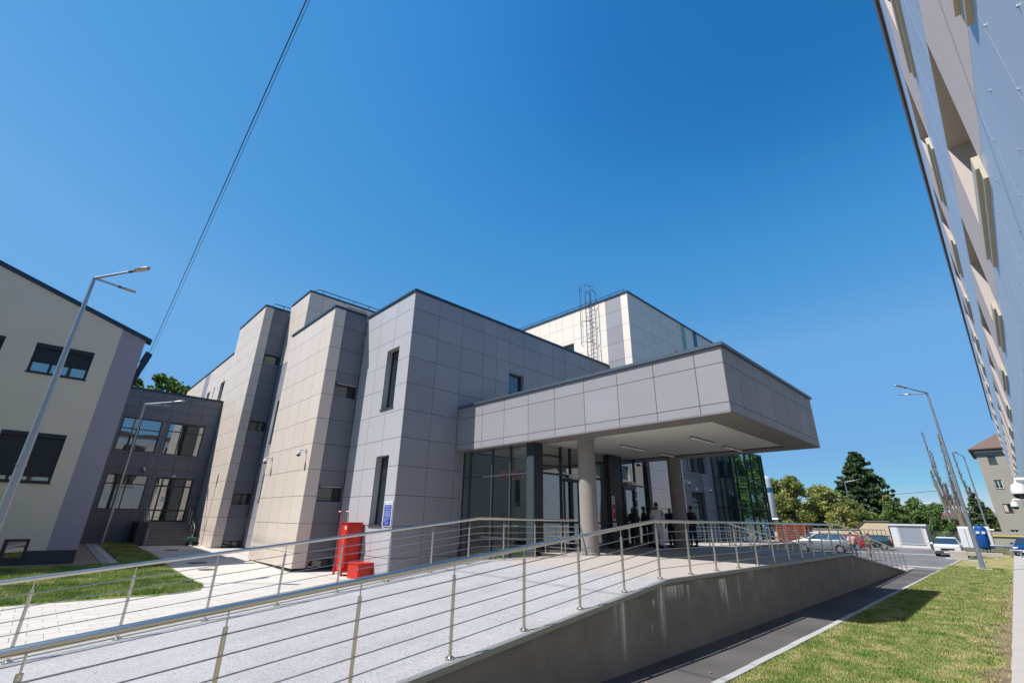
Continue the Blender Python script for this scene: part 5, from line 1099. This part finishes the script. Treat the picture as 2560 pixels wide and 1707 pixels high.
broadleaf(80, 5.9, G, 2.7, 1.4, 'low green shrub behind the old white car', 'leaf_green', tg, 13, 18, 150, .1, .1, .05)
broadleaf(100, 2.9, G, 4.9, 1.9, 'olive green tree between the dark fir and the old house', 'leaf_olive', tg, 14, 24, 150, .14)
broadleaf(150, 13, G, 7.4, 5.0, 'far green tree on the skyline left of the red-roofed house', 'leaf_green', tg, 15, 24, 140, .25)
tl = 'trees behind the link building'
broadleaf(6.0, 59, -1.6, 15.3, 3.3, 'green tree with an open crown rising above the dark link roof', 'leaf_green', tl, 21, 34, 120, .24, .3, .5)
broadleaf(8.6, 61, -1.6, 15.0, 2.4, 'green tree by the sloping cream roofline above the link', 'leaf_green', tl, 22, 22, 130, .24, .3, .5)
broadleaf(3.6, 58, -1.6, 14.3, 2.0, 'green tree just right of the stucco building roof', 'leaf_green', tl, 23, 22, 130, .24, .3, .5)
# trees that the glass tower mirrors
for k, (x, y, H, r) in enumerate(((72, -5.2, 12.5, 3.4), (77, -6, 13.5, 3.4), (82.5, -6.5, 14, 3.6), (90, -9.5, 15, 4.2), (67.8, -4.5, 11.5, 2.8), (97, -7.8, 16, 3.6), (105, -10.5, 17, 4.2))):
    broadleaf(x, y, G, H, r, ('broad', 'slender', 'tall', 'dense', 'nearest', 'wide', 'far')[k] + ' green tree out of direct view, mirrored in the glass tower', 'leaf_green', 'trees mirrored in the glass tower', 31 + k, 24, 110, .26)
def pine(x, y, z0, H, R, label, m='needle_green', seed=1, per=34, name='pine_tree', size=.28, lev=18):
    rnd = random.Random(seed); t = thing(name, (x, y, z0), label, 'tree'); MB().tube([(x, y, z0), (x, y, z0 + H * .98)], [.32, .04], 8).build('trunk', 'bark', t)
    lb = MB(); cl = []
    for k in range(lev):
        h = .10 + .88 * k / (lev - 1); L = R * (1 - h) ** .75 * 1.08 + .22; nb = max(4, int(11 * (1 - h) + 5))
        for b in range(nb):
            a = 2 * math.pi * (b + rnd.random() * .8) / nb; l_ = L * rnd.uniform(.66, 1.12); zb = z0 + H * h + rnd.uniform(-.25, .25); dz = l_ * rnd.uniform(-.02, .22)
            e = (x + l_ * math.cos(a), y + l_ * math.sin(a), zb + dz); lb.tube([(x, y, zb), e], [.05, .015], 4)
            for q in (.4, .62, .82, 1.0): cl.append(((x + l_ * q * math.cos(a), y + l_ * q * math.sin(a), zb + dz * q + .05), .20 + .34 * (1 - h) * (1.15 - q * .45)))
    lb.build('branches', 'bark', t); leaves('crown', m, t, cl, per, size, .6, .2, seed, .5); return t
pine(100, 17.4, G, 14.1, 5.6, 'large dark green pine with a broad cone above the beige house', seed=4, per=34, size=.30, lev=24)
pine(96, 3.75, G, 6.6, 2.1, 'small dark fir behind the tanks, right of the dead tree', seed=9, per=18, size=.16, lev=12, name='fir_tree')
def dead(x, y, z0, label, stems, seed, cat='tree'):
    rnd = random.Random(seed); t = thing('bare_tree', (x, y, z0), label, cat)
    MB().tube([(x, y, z0), (x, y + .1, z0 + 2.0), (x, y + .2, z0 + 4.0)], [.5, .42, .33], 10).build('trunk', 'dead_bark', t, True)
    for (dy, h, lean) in stems:
        tw_ = MB(); pts = [(x, y + .15, z0 + 2.8), (x + rnd.uniform(-.3, .3), y + dy * .7, z0 + 5), (x + rnd.uniform(-.3, .3), y + dy + lean * .5, z0 + 5 + (h - 5) * .5), (x, y + dy + lean, z0 + h)]
        st_ = MB().tube(pts, [.22, .14, .08, .02], 7).build('stem', 'dead_bark', t)
        for k in range(230):
            f = .3 + .7 * rnd.random(); i = min(2, int(f * 3)); g = f * 3 - i; p = Vector(pts[i]).lerp(Vector(pts[i + 1]), g)
            L = rnd.uniform(.3, 1.35) * (1.25 - f * .8); a = rnd.uniform(0, 2 * math.pi); tw_.tube([p, p + Vector((math.cos(a) * .42, math.sin(a) * .42, .85)) * L], [.03, .008], 3, False)
        tw_.build('twigs', 'dead_bark', st_)
    return t
dead(95, 5.55, G, 'bare pollarded poplar with three tall twiggy stems behind the white tank', [(1.3, 12.9, -.1), (1.5, 15.6, .0), (1.75, 10, .1), (.15, 15.2, -.4), (-.1, 9, 0), (.7, 8.0, 0)], 3)
dead(104, 4.0, G, 'slender bare poplar furthest right, behind the fir', [(.6, 13.4, .2), (.2, 8, 0)], 5)
PO = thing('utility_pole', (88, 6.35, G), 'leaning brown wooden utility pole in front of the bare poplar', 'pole'); MB().tube([(88, 6.3, G), (88, 6.75, 6.0)], [.2, .14], 10).build('pole', 'dead_bark', PO, True)
for (x, y, h, w_) in ((118, 12.4, 4.4, 'left'), (123, 10.6, 4.2, 'right')):
    t = thing('concrete_post', (x, y, G), 'thin concrete line post among the far trees, ' + w_ + ' one', 'pole', 'distant line posts'); MB().tube([(x, y, G), (x, y, G + h)], [.14, .09], 6).build('post', 'concrete_block', t)
# far wooded horizon
rnd = random.Random(5); cl = []
for k in range(150):
    a = rnd.uniform(-.05, .62); d_ = rnd.uniform(240, 340); cl.append(((d_ * math.cos(a), d_ * math.sin(a), G + rnd.uniform(1, 4)), rnd.uniform(4, 6)))
o = leaves('far_wood', 'leaf_olive', None, cl, 90, 1.0, .8, .4, 5); tag(o, 'far green belt of trees on the horizon', 'trees', kind='stuff')
for j in range(1):
    mb = MB(); n = 60
    for k in range(n + 1):
        a = math.radians(-20 + 130 * k / n); R0 = 1900; h = 22 + 14 * math.sin(k * .7) + 9 * math.sin(k * 1.9 + 1)
        mb.v += [(R0 * math.cos(a), R0 * math.sin(a), G - 5), (R0 * math.cos(a), R0 * math.sin(a), h), ((R0 + 600) * math.cos(a), (R0 + 600) * math.sin(a), h + 10)]
        if k: i = 3 * k; mb.f += [(i - 3, i, i + 1, i - 2), (i - 2, i + 1, i + 2, i - 1)]
    mat('far_hill', (.16, .21, .26), .95); struct(mb, 'hills', 'far_hill')  # blue-grey hill colour stands in for the distance haze

# ------------------------------------------------------------------ grass
def grass(name, n, fx, m, label, h=(.03, .07), seed=3):
    rnd = random.Random(seed); V = []; Fc = []; c = 0
    while c < n:
        p = fx(rnd)
        if p is None: continue
        x, y, z, sc_ = p; a = rnd.uniform(0, 2 * math.pi); w_ = rnd.uniform(.006, .013) * sc_; hh = rnd.uniform(*h) * sc_; dx, dy = math.cos(a) * w_, math.sin(a) * w_; lx, ly = rnd.uniform(-.5, .5) * hh, rnd.uniform(-.5, .5) * hh
        i = len(V); V += [(x - dx, y - dy, z), (x + dx, y + dy, z), (x + lx, y + ly, z + hh)]; Fc.append((i, i + 1, i + 2)); c += 1
    mb = MB(); mb.v = V; mb.f = Fc; return tag(mb.build(name, m), label, 'grass', kind='stuff')
def fr(r):
    x = 7.0 * (5.6 ** (r.random())); y0 = .62 + .0074 * x; y = r.uniform(y0, 3.52)
    bare = max(0, 1 - (y - y0) / (.75 + .35 * math.sin(x * .9) + .25 * math.sin(x * 2.3)))
    if r.random() < bare ** .5: return None
    return x, y, G, .8 + (x - 7) / 16
grass('grass', 190000, fr, 'grass_dry', 'short dry patchy grass on the right lawn', h=(.02, .048))
mb = MB(); n = 40
for k in range(n + 1):
    x = 7 + 30 * k / n; y0 = .55 + .0074 * x; mb.v += [(x, y0, G + .004), (x, y0 + .1 + max(0, .42 + .3 * math.sin(x * .9) + .22 * math.sin(x * 2.3 + .5)), G + .004)]
    if k: mb.f.append((2 * k - 2, 2 * k, 2 * k + 1, 2 * k - 1))
struct(mb, 'bare_soil', 'bare_earth')
def fl(r):
    x = r.uniform(-4, 4.1); y = r.uniform(16.35, 25.1)
    if x > 3.2 and y < 17.2 and (x - 3.2) > (y - 16.1) * .8: return None
    return x, y, cz(y) + LZ, 1.5
grass('grass', 85000, fl, 'grass_fresh', 'fresh green grass of the left lawn', seed=5)
def fs(r): y = r.uniform(25.1, 36.8); return r.uniform(2.95, 4.32), y, cz(y) + LZ, 2.2
grass('grass', 9000, fs, 'grass_fresh', 'narrow shaded strip of grass leading to the link building', seed=6)
bs = thing('shrub', (-2.9, 18.5, -1.96), 'dark green low shrub at the left edge of the lit lawn', 'shrub'); leaves('foliage', 'needle_green', bs, [((-1.6, 18.8, -1.75), .3), ((-1.85, 19.2, -1.7), .32)], 300, .05, .8, .3, 4)
for k, (x, y, s, wd) in enumerate(((6.9, 4.3, .03, 'nearest the viewer'), (9.6, 4.35, .025, 'below the long white lime run'), (12.4, 4.2, .03, 'furthest along the wall'), (8.1, 3.9, .025, 'out in the middle of the path'))):
    mb = MB(); mb.rbox((x, y, G + .012), (s * 1.6, s, .015), k); tag(mb.build('fallen_leaf', 'brown_path'), 'pale dead leaf on the dark asphalt path, ' + wd, 'leaf', 'litter on the asphalt path')
